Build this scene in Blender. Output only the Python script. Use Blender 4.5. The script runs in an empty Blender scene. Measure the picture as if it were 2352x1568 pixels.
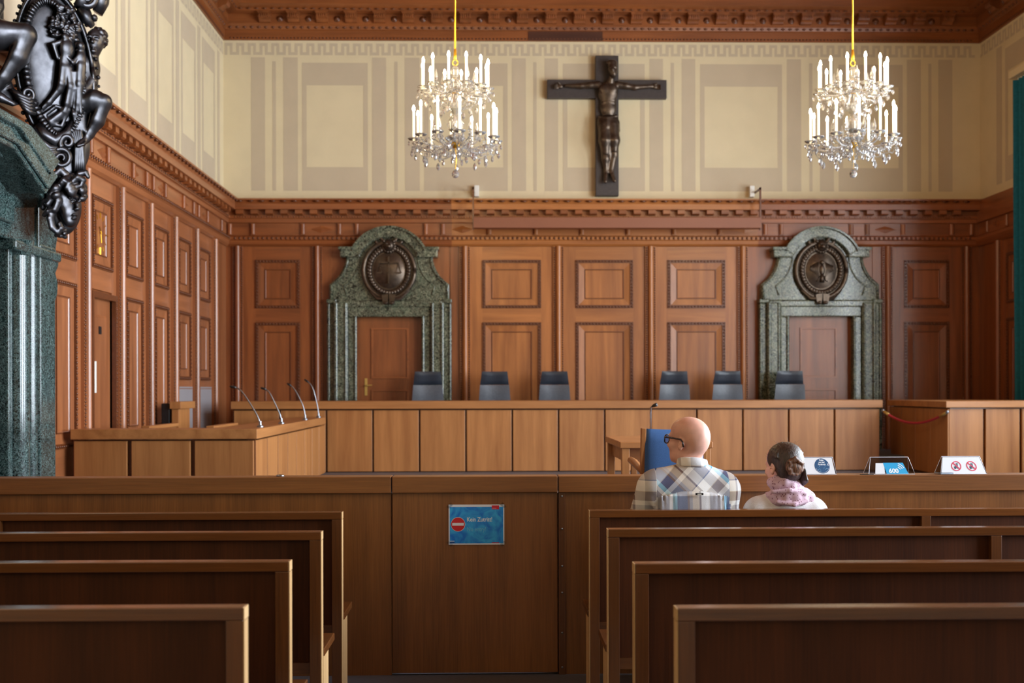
import bpy, bmesh, math, random
import numpy as np
from mathutils import Vector, Matrix, Euler
random.seed(7)
C = bpy.context.scene.collection
SC = bpy.context.scene
PI = math.pi

# ------------------------------------------------------------------ camera
cam_d = bpy.data.cameras.new('camera')
cam = bpy.data.objects.new('camera', cam_d)
C.objects.link(cam)
cam_d.sensor_width = 36.0
cam_d.lens = 40.0
cam_d.shift_y = 111.0 / 2352.0
cam_d.clip_start = 0.05
cam.matrix_world = Matrix.Translation((0, 0, 1.52)) @ Matrix.Rotation(-0.0209, 4, 'Z') @ Matrix.Rotation(PI / 2, 4, 'X') @ Matrix.Rotation(-0.0022, 4, 'Z')
cam_d.dof.use_dof = True
cam_d.dof.focus_distance = 5.75
cam_d.dof.aperture_fstop = 3.2
SC.camera = cam

# ------------------------------------------------------------------ world, daylight, exposure
w = bpy.data.worlds.new('world')
SC.world = w
w.use_nodes = True
w.node_tree.nodes['Background'].inputs[0].default_value = (0.80, 0.90, 1.0, 1)
w.node_tree.nodes['Background'].inputs[1].default_value = 1.8
SC.view_settings.view_transform = 'Standard'
SC.view_settings.look = 'None'
SC.view_settings.gamma = 1.0
SC.view_settings.exposure = 0.0
SC.view_settings.use_curve_mapping = False

WINDOWS = [(12.6, 14.8), (8.9, 11.2), (5.2, 7.5), (1.5, 3.8)]
WIN_Z0, WIN_Z1 = 0.95, 5.75
for i, (a, b) in enumerate(WINDOWS):          # daylight coming in through each window opening
    l = bpy.data.lights.new('window_daylight', 'AREA')
    l.shape = 'RECTANGLE'
    l.size, l.size_y = WIN_Z1 - WIN_Z0, b - a
    l.energy = (340, 1060, 1400, 900)[i]
    l.color = (0.80, 0.90, 1.0)
    o = bpy.data.objects.new('window_daylight', l)
    C.objects.link(o)
    o.location = (7.95, (a + b) / 2, (WIN_Z0 + WIN_Z1) / 2)
    o.rotation_euler = (0, PI / 2, 0)
SC.cycles.max_bounces = 8
SC.cycles.diffuse_bounces = 4
SC.cycles.glossy_bounces = 3
SC.cycles.transmission_bounces = 6
SC.cycles.transparent_max_bounces = 12
SC.cycles.caustics_reflective = False
SC.cycles.caustics_refractive = False
SC.cycles.sample_clamp_indirect = 4.0

# ------------------------------------------------------------------ materials
def lin(c):
    return tuple(((v / 255.0) / 12.92 if v <= 10 else ((v / 255.0 + 0.055) / 1.055) ** 2.4) for v in c) + (1.0,)

def base_mat(name):
    m = bpy.data.materials.new(name)
    m.use_nodes = True
    nt = m.node_tree
    return m, nt, nt.nodes['Principled BSDF']

def plain(name, col, rough=0.5, metal=0.0, spec=0.5, coat=0.0, noise=0.0, nscale=30.0, bump=0.0, emit=None, estr=0.0):
    m, nt, p = base_mat(name)
    p.inputs['Base Color'].default_value = lin(col)
    p.inputs['Roughness'].default_value = rough
    p.inputs['Metallic'].default_value = metal
    p.inputs['Specular IOR Level'].default_value = spec
    p.inputs['Coat Weight'].default_value = coat
    p.inputs['Coat Roughness'].default_value = 0.15
    if noise or bump:
        g = nt.nodes.new('ShaderNodeNewGeometry')
        n = nt.nodes.new('ShaderNodeTexNoise')
        n.inputs['Scale'].default_value = nscale
        n.inputs['Detail'].default_value = 5
        nt.links.new(g.outputs['Position'], n.inputs['Vector'])
        if noise:
            r = nt.nodes.new('ShaderNodeValToRGB')
            c = lin(col)
            r.color_ramp.elements[0].position = 0.3
            r.color_ramp.elements[1].position = 0.7
            r.color_ramp.elements[0].color = tuple(max(0, v * (1 - noise)) for v in c[:3]) + (1,)
            r.color_ramp.elements[1].color = tuple(min(1, v * (1 + noise)) for v in c[:3]) + (1,)
            nt.links.new(n.outputs['Fac'], r.inputs['Fac'])
            nt.links.new(r.outputs['Color'], p.inputs['Base Color'])
        if bump:
            b = nt.nodes.new('ShaderNodeBump')
            b.inputs['Strength'].default_value = bump
            b.inputs['Distance'].default_value = 0.01
            nt.links.new(n.outputs['Fac'], b.inputs['Height'])
            nt.links.new(b.outputs['Normal'], p.inputs['Normal'])
    if emit:
        p.inputs['Emission Color'].default_value = lin(emit)
        p.inputs['Emission Strength'].default_value = estr
    return m

def wood(name, dark, light, axis='z', rough=0.4, coat=0.0, fine=1.0, vary=0.12, spec=0.5, scale=1.0):
    """Oak: long soft streaks along one axis, fine pores over them, a small tone shift from piece to piece."""
    m, nt, p = base_mat(name)
    N, L = nt.nodes.new, nt.links.new
    g = N('ShaderNodeNewGeometry')
    oi = N('ShaderNodeObjectInfo')
    off = N('ShaderNodeVectorMath'); off.operation = 'MULTIPLY_ADD'
    L(oi.outputs['Random'], off.inputs[0]); off.inputs[1].default_value = (7.3, 5.1, 9.7)
    L(g.outputs['Position'], off.inputs[2])
    def mapped(across, along):
        mp = N('ShaderNodeMapping')
        s = [across * scale] * 3
        s['xyz'.index(axis)] = along * scale
        mp.inputs['Scale'].default_value = s
        L(off.outputs['Vector'], mp.inputs['Vector'])
        return mp
    def noise(mp, detail, dist=0.0):
        n = N('ShaderNodeTexNoise')
        n.inputs['Scale'].default_value = 1.0
        n.inputs['Detail'].default_value = detail
        n.inputs['Distortion'].default_value = dist
        L(mp.outputs['Vector'], n.inputs['Vector'])
        return n
    n1 = noise(mapped(9, 0.55), 4, 0.6)
    n2 = noise(mapped(150, 5.0), 3)
    n3 = noise(mapped(1.3, 0.9), 2)
    ramp = N('ShaderNodeValToRGB')
    ramp.color_ramp.elements[0].position = 0.28
    ramp.color_ramp.elements[1].position = 0.72
    ramp.color_ramp.elements[0].color = lin(dark)
    ramp.color_ramp.elements[1].color = lin(light)
    mix = N('ShaderNodeMath'); mix.operation = 'MULTIPLY_ADD'
    L(n2.outputs['Fac'], mix.inputs[0]); mix.inputs[1].default_value = 0.35 * fine
    mix2 = N('ShaderNodeMath'); mix2.operation = 'MULTIPLY_ADD'
    L(n1.outputs['Fac'], mix2.inputs[0]); mix2.inputs[1].default_value = 1.0 - 0.35 * fine - 0.15
    L(mix.outputs[0], mix2.inputs[2])
    mix.inputs[2].default_value = 0.0
    mix3 = N('ShaderNodeMath'); mix3.operation = 'MULTIPLY_ADD'
    L(n3.outputs['Fac'], mix3.inputs[0]); mix3.inputs[1].default_value = 0.15
    L(mix2.outputs[0], mix3.inputs[2])
    L(mix3.outputs[0], ramp.inputs['Fac'])
    hsv = N('ShaderNodeHueSaturation')
    vr = N('ShaderNodeMapRange')
    vr.inputs['To Min'].default_value = 1.0 - vary
    vr.inputs['To Max'].default_value = 1.0 + vary
    L(oi.outputs['Random'], vr.inputs['Value'])
    L(vr.outputs['Result'], hsv.inputs['Value'])
    L(ramp.outputs['Color'], hsv.inputs['Color'])
    L(hsv.outputs['Color'], p.inputs['Base Color'])
    b = N('ShaderNodeBump')
    b.inputs['Strength'].default_value = 0.12 * fine
    b.inputs['Distance'].default_value = 0.003
    L(n2.outputs['Fac'], b.inputs['Height'])
    L(b.outputs['Normal'], p.inputs['Normal'])
    p.inputs['Roughness'].default_value = rough
    p.inputs['Specular IOR Level'].default_value = spec
    p.inputs['Coat Weight'].default_value = coat
    p.inputs['Coat Roughness'].default_value = 0.2
    return m

def marble(name, deep, mid, vein, scale=3.0, rough=0.12, amount=0.5):
    m, nt, p = base_mat(name)
    N, L = nt.nodes.new, nt.links.new
    g = N('ShaderNodeNewGeometry')
    def noise(s, d, dist):
        n = N('ShaderNodeTexNoise')
        n.inputs['Scale'].default_value = s
        n.inputs['Detail'].default_value = d
        n.inputs['Distortion'].default_value = dist
        n.inputs['Roughness'].default_value = 0.65
        L(g.outputs['Position'], n.inputs['Vector'])
        return n
    n1 = noise(scale * 2.2, 9, 1.6)
    r1 = N('ShaderNodeValToRGB')
    r1.color_ramp.elements[0].position = 0.44
    r1.color_ramp.elements[1].position = 0.68
    r1.color_ramp.elements[0].color = lin(deep)
    r1.color_ramp.elements[1].color = lin(mid)
    L(n1.outputs['Fac'], r1.inputs['Fac'])
    n2 = noise(scale * 4.0, 7, 3.5)
    a = N('ShaderNodeMath'); a.operation = 'SUBTRACT'; a.inputs[1].default_value = 0.5
    L(n2.outputs['Fac'], a.inputs[0])
    ab = N('ShaderNodeMath'); ab.operation = 'ABSOLUTE'; L(a.outputs[0], ab.inputs[0])
    r2 = N('ShaderNodeValToRGB')
    r2.color_ramp.elements[0].position = 0.0
    r2.color_ramp.elements[1].position = 0.035
    r2.color_ramp.elements[0].color = (1, 1, 1, 1)
    r2.color_ramp.elements[1].color = (0, 0, 0, 1)
    L(ab.outputs[0], r2.inputs['Fac'])
    n3 = noise(scale * 1.1, 3, 0.5)
    mk = N('ShaderNodeMath'); mk.operation = 'MULTIPLY'
    L(r2.outputs['Color'], mk.inputs[0]); L(n3.outputs['Fac'], mk.inputs[1])
    mk2 = N('ShaderNodeMath'); mk2.operation = 'MULTIPLY'; mk2.inputs[1].default_value = amount * 2
    mk2.use_clamp = True
    L(mk.outputs[0], mk2.inputs[0])
    mx = N('ShaderNodeMix'); mx.data_type = 'RGBA'
    L(mk2.outputs[0], mx.inputs[0]); L(r1.outputs['Color'], mx.inputs[6]); mx.inputs[7].default_value = lin(vein)
    L(mx.outputs[2], p.inputs['Base Color'])
    p.inputs['Roughness'].default_value = rough
    return m

def glassy(name, tint=(255, 255, 255), refl=0.12, rough=0.03):
    """Thin clear sheet: see-through with a mirror sheen that grows at grazing angles."""
    m = bpy.data.materials.new(name); m.use_nodes = True
    nt = m.node_tree
    nt.nodes.remove(nt.nodes['Principled BSDF'])
    out = nt.nodes['Material Output']
    t = nt.nodes.new('ShaderNodeBsdfTransparent'); t.inputs[0].default_value = lin(tint)
    g = nt.nodes.new('ShaderNodeBsdfGlossy'); g.inputs['Roughness'].default_value = rough
    lw = nt.nodes.new('ShaderNodeLayerWeight'); lw.inputs['Blend'].default_value = refl
    mx = nt.nodes.new('ShaderNodeMixShader')
    nt.links.new(lw.outputs['Facing'], mx.inputs[0])
    nt.links.new(t.outputs[0], mx.inputs[1]); nt.links.new(g.outputs[0], mx.inputs[2])
    nt.links.new(mx.outputs[0], out.inputs[0])
    return m

def crystal_mat():
    m, nt, p = base_mat('cut_crystal')
    p.inputs['Base Color'].default_value = (1, 1, 1, 1)
    p.inputs['Roughness'].default_value = 0.02
    p.inputs['IOR'].default_value = 1.6
    p.inputs['Transmission Weight'].default_value = 0.86
    return m

M = {}
WAIN_D, WAIN_L = (102, 53, 25), (158, 89, 45)
for ax in 'xyz':
    M['wain_' + ax] = wood('wainscot_oak_' + ax, WAIN_D, WAIN_L, ax, rough=0.36, fine=0.55, vary=0.08, coat=0.15)
    M['light_' + ax] = wood('refinished_oak_' + ax, (124, 70, 32), (183, 115, 59), ax, rough=0.38, fine=0.55, vary=0.06, coat=0.1)
    M['left_' + ax] = wood('left_wall_oak_' + ax, (114, 64, 36), (172, 107, 66), ax, rough=0.32, fine=0.55, vary=0.07, coat=0.3)  # wainscot oak made lighter and pinker, window light put into the colour
    M['ceil_' + ax] = wood('ceiling_oak_' + ax, (98, 51, 22), (150, 86, 43), ax, rough=0.4, fine=0.6, vary=0.10, coat=0.1)
    M['desk_' + ax] = wood('desk_oak_' + ax, (138, 84, 42), (187, 128, 74), ax, rough=0.42, fine=0.6, vary=0.05, coat=0.05)
    M['bench_' + ax] = wood('bench_oak_' + ax, (68, 36, 12), (114, 66, 27), ax, rough=0.32, fine=1.0, vary=0.10, coat=0.3)
    M['rail_' + ax] = wood('bench_rail_oak_' + ax, (72, 38, 13), (120, 70, 29), ax, rough=0.22, fine=0.8, vary=0.10, coat=0.8)
    M['backing_' + ax] = wood('bench_panel_oak_' + ax, (44, 19, 5), (84, 42, 15), ax, rough=0.55, fine=1.0, vary=0.08, spec=0.2)  # darker than the rails, shade of the recessed panels put into the colour
    M['barrier_' + ax] = wood('barrier_oak_' + ax, (97, 56, 22), (151, 95, 46), ax, rough=0.38, fine=1.0, vary=0.05, coat=0.1)
    M['pale_' + ax] = wood('pale_oak_' + ax, (176, 136, 88), (214, 176, 126), ax, rough=0.45, fine=0.8, vary=0.06)  # bench ends only: strong window light put into the pale colour
M['ceil_dark'] = wood('ceiling_oak_repaired', (58, 30, 20), (88, 50, 34), 'x', rough=0.42, fine=0.6)
M['carved'] = plain('carved_oak', (98, 52, 26), rough=0.34, coat=0.2, noise=0.25, nscale=60)
M['plaster'] = plain('cream_plaster', (216, 200, 164), rough=0.85, noise=0.03, nscale=3)
M['band'] = plain('painted_taupe', (194, 177, 150), rough=0.85, noise=0.03, nscale=3)
M['floor'] = plain('blue_grey_linoleum', (92, 94, 102), rough=0.5, noise=0.12, nscale=45)
M['marble'] = marble('green_marble', (7, 13, 10), (68, 80, 64), (172, 172, 144), scale=3.0, rough=0.15, amount=0.9)
M['marble_dark'] = marble('dark_green_marble', (5, 13, 14), (28, 52, 50), (150, 176, 172), scale=5.5, rough=0.12, amount=0.6)
M['bronze'] = plain('dark_bronze', (66, 65, 68), rough=0.33, metal=0.9, noise=0.35, nscale=14)
M['bronze_warm'] = plain('brown_bronze', (84, 71, 60), rough=0.34, metal=0.75, noise=0.3, nscale=20)
M['brass'] = plain('brass', (206, 172, 98), rough=0.3, metal=0.6)
M['gold'] = plain('gilded_metal', (226, 170, 50), rough=0.3, metal=0.9)
M['steel'] = plain('grey_steel', (150, 152, 158), rough=0.3, metal=1.0)
M['black'] = plain('black_plastic', (22, 22, 24), rough=0.4)
M['white'] = plain('white_plastic', (232, 230, 222), rough=0.4)
M['leather'] = plain('black_leather', (46, 52, 62), rough=0.36, noise=0.15, nscale=80, bump=0.15)
M['leather_grey'] = plain('worn_grey_leather', (86, 90, 98), rough=0.42, noise=0.12, nscale=40, bump=0.15)
M['blue_cloth'] = plain('blue_upholstery', (58, 96, 150), rough=0.9, noise=0.12, nscale=300, bump=0.2)
M['curtain'] = plain('teal_velvet', (18, 104, 126), rough=0.9, noise=0.15, nscale=30)
M['glass'] = glassy('window_glass')
M['acrylic'] = glassy('clear_acrylic', (226, 234, 242), 0.3, 0.05)
M['crystal'] = crystal_mat()
M['candle'] = plain('white_candle_tube', (250, 246, 236), rough=0.4, emit=(255, 236, 196), estr=1.6)
M['bulb'] = plain('lit_bulb', (255, 250, 240), rough=0.3, emit=(255, 226, 176), estr=330.0)
M['red_rope'] = plain('red_velvet_rope', (176, 44, 56), rough=0.8, noise=0.1, nscale=200, bump=0.2)
M['vent'] = plain('grey_grille', (168, 164, 168), rough=0.45, metal=0.3)

# ------------------------------------------------------------------ mesh helpers
class MB:
    """Collects simple shapes; build() links them as ONE mesh object."""
    def __init__(s, xf=None):
        s.v, s.f, s.xf = [], [], xf
    def add(s, vs, fs):
        b = len(s.v)
        s.v += [tuple(v) for v in vs]
        s.f += [tuple(i + b for i in f) for f in fs]
        return s
    def box(s, x0, x1, y0, y1, z0, z1):
        vs = [(x0, y0, z0), (x1, y0, z0), (x1, y1, z0), (x0, y1, z0), (x0, y0, z1), (x1, y0, z1), (x1, y1, z1), (x0, y1, z1)]
        return s.add(vs, [(0, 3, 2, 1), (4, 5, 6, 7), (0, 1, 5, 4), (1, 2, 6, 5), (2, 3, 7, 6), (3, 0, 4, 7)])
    def prism(s, poly, axis, a, b):
        """poly: 2-D outline; axis: the direction it is extruded along (the other two in order)."""
        n = len(poly)
        def pt(q, d):
            if axis == 'x': return (d, q[0], q[1])
            if axis == 'y': return (q[0], d, q[1])
            return (q[0], q[1], d)
        vs = [pt(q, a) for q in poly] + [pt(q, b) for q in poly]
        fs = [tuple(range(n))[::-1], tuple(range(n, 2 * n))] + [(i, (i + 1) % n, n + (i + 1) % n, n + i) for i in range(n)]
        return s.add(vs, fs)
    def tube(s, path, r, n=8, cap=True):
        path = [Vector(p) for p in path]
        k = len(path)
        rs = r if isinstance(r, (list, tuple)) else [r] * k
        prev = None
        vs = []
        for i, p in enumerate(path):
            t = (path[min(i + 1, k - 1)] - path[max(i - 1, 0)]).normalized()
            if prev is None:
                a = Vector((0, 0, 1)) if abs(t.z) < 0.9 else Vector((1, 0, 0))
                u = t.cross(a).normalized()
            else:
                u = (prev - t * prev.dot(t)).normalized()
            prev = u
            v = t.cross(u)
            for j in range(n):
                q = 2 * PI * j / n
                vs.append(p + (u * math.cos(q) + v * math.sin(q)) * rs[i])
        fs = [(i * n + j, i * n + (j + 1) % n, (i + 1) * n + (j + 1) % n, (i + 1) * n + j) for i in range(k - 1) for j in range(n)]
        if cap:
            fs += [tuple(range(n))[::-1], tuple(range((k - 1) * n, k * n))]
        return s.add(vs, fs)
    def lathe(s, prof, o=(0, 0, 0), n=16, sx=1.0, sy=1.0):
        vs, fs, k = [], [], len(prof)
        for r, z in prof:
            for j in range(n):
                q = 2 * PI * j / n
                vs.append((o[0] + r * math.cos(q) * sx, o[1] + r * math.sin(q) * sy, o[2] + z))
        for i in range(k - 1):
            for j in range(n):
                fs.append((i * n + j, i * n + (j + 1) % n, (i + 1) * n + (j + 1) % n, (i + 1) * n + j))
        fs += [tuple(range(n))[::-1], tuple(range((k - 1) * n, k * n))]
        return s.add(vs, fs)
    def ball(s, c, r, n=10, m=6, sc=(1, 1, 1)):
        prof = [(max(1e-4, math.sin(PI * i / m)), -math.cos(PI * i / m)) for i in range(m + 1)]
        vs, fs = [], []
        for rr, z in prof:
            for j in range(n):
                q = 2 * PI * j / n
                vs.append((c[0] + rr * math.cos(q) * r * sc[0], c[1] + rr * math.sin(q) * r * sc[1], c[2] + z * r * sc[2]))
        for i in range(m):
            for j in range(n):
                fs.append((i * n + j, i * n + (j + 1) % n, (i + 1) * n + (j + 1) % n, (i + 1) * n + j))
        return s.add(vs, fs)
    def octa(s, c, a, b, d):
        x, y, z = c
        vs = [(x - a, y, z), (x + a, y, z), (x, y - b, z), (x, y + b, z), (x, y, z - d), (x, y, z + d)]
        return s.add(vs, [(0, 2, 5), (2, 1, 5), (1, 3, 5), (3, 0, 5), (2, 0, 4), (1, 2, 4), (3, 1, 4), (0, 3, 4)])
    def mesh(s, name, mat, smooth=False):
        me = bpy.data.meshes.new(name)
        vs = [s.xf(*v) for v in s.v] if s.xf else s.v
        me.from_pydata(vs, [], s.f)
        bm = bmesh.new(); bm.from_mesh(me)
        bmesh.ops.recalc_face_normals(bm, faces=bm.faces)
        bm.to_mesh(me); bm.free()
        me.materials.append(mat)
        if smooth:
            me.polygons.foreach_set('use_smooth', [True] * len(me.polygons))
            if smooth == 'auto':
                me.set_sharp_from_angle(angle=math.radians(38))
        return me
    def build(s, name, mat, parent=None, smooth=False, bevel=0.0, kind=None, label=None):
        o = bpy.data.objects.new(name, s.mesh(name, mat, smooth))
        return link(o, parent, bevel, kind, label)

def link(o, parent=None, bevel=0.0, kind=None, label=None):
    C.objects.link(o)
    if parent is not None:
        o.parent = parent
        o.matrix_parent_inverse = Matrix.Identity(4)
    if bevel:
        b = o.modifiers.new('bevel', 'BEVEL')
        b.width = bevel; b.segments = 2; b.limit_method = 'ANGLE'
    if kind: o['kind'] = kind
    if label: o['label'] = label
    return o

def inst(name, me, parent, loc=(0, 0, 0), rot=None, scale=None, kind=None):
    """A further object on the same mesh data."""
    o = bpy.data.objects.new(name, me)
    C.objects.link(o)
    if parent is not None: o.parent = parent
    o.location = loc
    if rot is not None: o.rotation_euler = rot
    if scale is not None: o.scale = scale
    if kind: o['kind'] = kind
    return o

def tag(o, label, cat, group=None):
    o['label'] = label; o['category'] = cat
    if group: o['group'] = group
    return o

def thing(name, label, cat, loc=(0, 0, 0), rz=0.0, group=None):
    o = bpy.data.objects.new(name, None)
    C.objects.link(o)
    o.location = loc; o.rotation_euler = (0, 0, rz)
    o.empty_display_size = 0.1
    return tag(o, label, cat, group)

def structure(o):
    o['kind'] = 'structure'
    return o

def copy_tree(o, parent=None, loc=None, label=None):
    c = o.copy(); C.objects.link(c)
    if parent is not None: c.parent = parent
    if loc is not None: c.location = loc
    if label: c['label'] = label
    for ch in o.children: copy_tree(ch, c)
    return c
# ------------------------------------------------------------------ room shell
XL, XR, YB, YF, ZC, ZW = -4.02, 7.60, 17.40, -2.6, 7.44, 0.40
Z_POD = 0.60
def F_back(u, p, z): return (u, YB - p, z)          # wall frames: u along the wall, p out of the wall, z up
def F_left(u, p, z): return (XL + p, u, z)
def F_right(u, p, z): return (XR - p, u, z)

structure(MB().box(XL - .3, XR + .5, YF - .3, YB + .3, -0.1, 0.0).build('floor', M['floor']))
fl = structure(MB().box(XL, XR, 6.5, YB, 0.0, ZW).build('floor_well', M['floor']))
structure(MB().box(-3.9, XR - .2, 15.62, YB, ZW, Z_POD).build('floor_podium', M['floor']))
ceiling = structure(MB().box(XL - .3, XR + .5, YF - .3, YB + .3, ZC, ZC + .15).build('ceiling', M['ceil_x']))
wall_back = structure(MB().box(XL - .3, XR + .5, YB, YB + .3, 0, ZC).build('wall_back', M['plaster']))
wall_left = structure(MB().box(XL - .3, XL, YF, YB, 0, ZC).build('wall_left', M['plaster']))
wall_rear = structure(MB().box(XL - .3, XR + .5, YF - .3, YF, 0, ZC).build('wall_rear', M['plaster']))
mb = MB()
ys = [YF] + [v for ab in sorted(WINDOWS) for v in ab] + [YB]
for i in range(0, len(ys), 2): mb.box(XR, XR + .5, ys[i], ys[i + 1], 0, ZC)
for a, b in WINDOWS:
    mb.box(XR, XR + .5, a, b, 0, WIN_Z0); mb.box(XR, XR + .5, a, b, WIN_Z1, ZC)
wall_right = structure(mb.build('wall_right', M['plaster']))
for i, (a, b) in enumerate(WINDOWS):
    wn = MB()
    for y0, y1, z0, z1 in ((a, a + .09, WIN_Z0, WIN_Z1), (b - .09, b, WIN_Z0, WIN_Z1), (a, b, WIN_Z0, WIN_Z0 + .09), (a, b, WIN_Z1 - .09, WIN_Z1),
                           ((a + b) / 2 - .04, (a + b) / 2 + .04, WIN_Z0, WIN_Z1), (a, b, 4.35, 4.43)):
        wn.box(XR + .2, XR + .28, y0, y1, z0, z1)
    wo = structure(wn.build('window_%d' % (i + 1), M['white']))
    for y0, y1 in ((a + .09, (a + b) / 2 - .04), ((a + b) / 2 + .04, b - .09)):
        for z0, z1 in ((WIN_Z0 + .09, 4.35), (4.43, WIN_Z1 - .09)):
            MB().box(XR + .235, XR + .245, y0, y1, z0, z1).build('pane', M['glass'], wo)
    MB().box(XR - .06, XR + .2, a - .05, b + .05, WIN_Z0 - .05, WIN_Z0).build('sill', M['wain_y'], wo)

# painted decoration of the upper walls: bars, framed fields and a meander, each a thin coat of paint on the plaster
def quads(rects, xf, p, name, mat, parent):
    mb = MB(xf)
    for a, b, z0, z1 in rects:
        mb.add([(a, p, z0), (b, p, z0), (b, p, z1), (a, p, z1)], [(0, 1, 2, 3)])
    return mb.build(name, mat, parent)
def ring(a, b, z0, z1, ia, ib, iz0, iz1):
    return [(a, b, z0, iz0), (a, b, iz1, z1), (a, ia, iz0, iz1), (ib, b, iz0, iz1)]
def meander(u0, u1):
    r, P, u = [], 0.1772, u0
    while u < u1 - .14:
        r += [(u, u + .044, 6.625, 6.805), (u + .081, u + .122, 6.625, 6.805), (u + .044, u + .081, 6.762, 6.805), (u + .122, u + P, 6.625, 6.668)]
        u += P
    return r
BARS = [(-3.599, -3.388), (-3.11, -2.892), (-1.76, -1.548), (-1.263, -1.037), (.373, .586), (.873, 1.079), (2.483, 2.691), (2.979, 3.187), (4.6, 4.82), (5.109, 5.325), (6.459, 6.676), (6.946, 7.166)]
THIN = [(-3.276, -3.223), (-1.422, -1.372), (.699, .749), (2.811, 2.861), (4.945, 4.995), (6.791, 6.841)]
FIELD = [(-2.826, -1.827), (-.971, .306), (1.153, 2.409), (3.261, 4.525), (5.399, 6.395)]
rects = [(a, b, 4.56, 6.59) for a, b in BARS] + [(a, b, 4.56, 6.53) for a, b in THIN]
for a, b in FIELD: rects += ring(a, b, 4.56, 6.51, a + .068, b - .068, 4.92, 6.165)
quads(rects + meander(-4.0, 7.58), F_back, .002, 'painted_field', M['band'], wall_back)
def side_decor(F, parent, u1, u0, pitch):
    r = []
    while u1 > u0:
        a, b = u1 - .74, u1
        r += ring(a, b, 4.56, 6.51, a + .07, b - .07, 4.92, 6.165)
        r += [(a - .25, a - .10, 4.56, 6.59)]
        u1 -= pitch
    r += [(17.02, 17.16, 4.56, 6.59)]
    quads(r + meander(u0, 17.38), F, .002, 'painted_field', M['band'], parent)
side_decor(F_left, wall_left, 16.86, 2.0, 1.1)
quads(ring(15.35, 16.55, 4.56, 6.51, 15.42, 16.46, 4.92, 6.165) + [(16.66, 16.84, 4.56, 6.59)] + meander(13.5, 17.38), F_right, .002, 'painted_field', M['band'], wall_right)

# ---- ceiling cornice: profile swept along each wall, with modillion brackets, bosses and bead rows as pieces
CP = [(0, 6.845), (.03, 6.845), (.035, 6.99), (.055, 7.0), (.075, 7.05), (.10, 7.075), (.10, 7.215), (.26, 7.22), (.26, 7.265), (.31, 7.29), (.33, 7.30), (.33, 7.40), (.42, 7.44), (0, 7.44)]
def sweep(prof, F, u0, u1, name, mat, parent, m0=0, m1=0):
    """m0, m1: mitre, how much the end moves in per unit of projection."""
    mb = MB(F)
    n = len(prof)
    vs = [(u0 + m0 * p, p, z) for p, z in prof] + [(u1 - m1 * p, p, z) for p, z in prof]
    mb.add(vs, [tuple(range(n)), tuple(range(n, 2 * n))] + [(i, (i + 1) % n, n + (i + 1) % n, n + i) for i in range(n)])
    return mb.build(name, mat, parent)
trim_c = [structure(sweep(CP, F_back, XL, XR, 'trim_1', M['ceil_x'], None, 1, 1)),
          structure(sweep(CP, F_left, 3.0, YB, 'trim_2', M['ceil_y'], None, 0, 1)),
          structure(sweep(CP, F_right, 3.0, YB, 'trim_3', M['ceil_y'], None, 0, 1))]
def bracket_mesh(F0):
    mb = MB()
    prof = [(.10, 7.215), (.255, 7.215), (.255, 7.185), (.24, 7.18), (.245, 7.15), (.225, 7.125), (.19, 7.12), (.165, 7.105), (.15, 7.085), (.12, 7.078), (.10, 7.08)]
    mb.prism([(p, z - 7.15) for p, z in prof], 'x', -.085, .085)      # x along the wall, y out, z up
    for k in range(5):                                               # fluting on the face
        mb.tube([(-.064 + .032 * k, .25, .03), (-.064 + .032 * k, .245, .0), (-.064 + .032 * k, .225, -.024)], .010, 5)
    mb.box(-.095, .095, .10, .268, .048, .066)
    return mb
brk = bracket_mesh(None).mesh('bracket', M['ceil_z'])
boss = MB().ball((0, 0, 0), .034, 8, 5, (1, .8, 1)).ball((0, -.012, 0), .052, 8, 4, (1, .35, 1)).mesh('boss', M['carved'], True)
def rows(parent, F, kind_rot, u0, u1, pitch):
    n = int((u1 - u0) / pitch)
    for k in range(n + 1):
        u = u0 + k * pitch
        inst('bracket', brk, parent, F(u, 0, 7.15), kind_rot)
        if u + pitch / 2 < u1: inst('boss', boss, parent, F(u + pitch / 2, .115, 7.145), kind_rot)
rows(trim_c[0], F_back, (0, 0, PI), -3.36, 7.1, .4325)
rows(trim_c[1], F_left, (0, 0, -PI / 2), 11.5, 17.0, .4325)
rows(trim_c[2], F_right, (0, 0, PI / 2), 14.0, 17.0, .4325)
def beads(F, u0, u1, pitch, p, z, a, b, c, name, mat, parent):
    mb = MB(F)
    n = int((u1 - u0) / pitch)
    for k in range(n + 1): mb.octa((u0 + k * pitch, p, z), a, b, c)
    return mb.build(name, mat, parent, True, kind='stuff')
for t, F, a, b in ((trim_c[0], F_back, XL + .12, XR - .12), (trim_c[1], F_left, 10.5, YB - .12), (trim_c[2], F_right, 14, YB - .12)):
    beads(F, a, b, .108, .065, 7.03, .04, .02, .026, 'egg_moulding', M['carved'], t)
    beads(F, a, b, .054, .036, 6.875, .02, .012, .016, 'bead_moulding', M['carved'], t)
    beads(F, a + .2, b - .2, .12, .27, 7.245, .045, .014, .014, 'bead_moulding', M['carved'], t)
MB(F_back).box(.62, 1.76, .034, .040, 6.85, 6.99).box(.56, 2.28, .262, .268, 7.268, 7.285).build('repair_board', M['ceil_dark'], trim_c[0])

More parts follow.
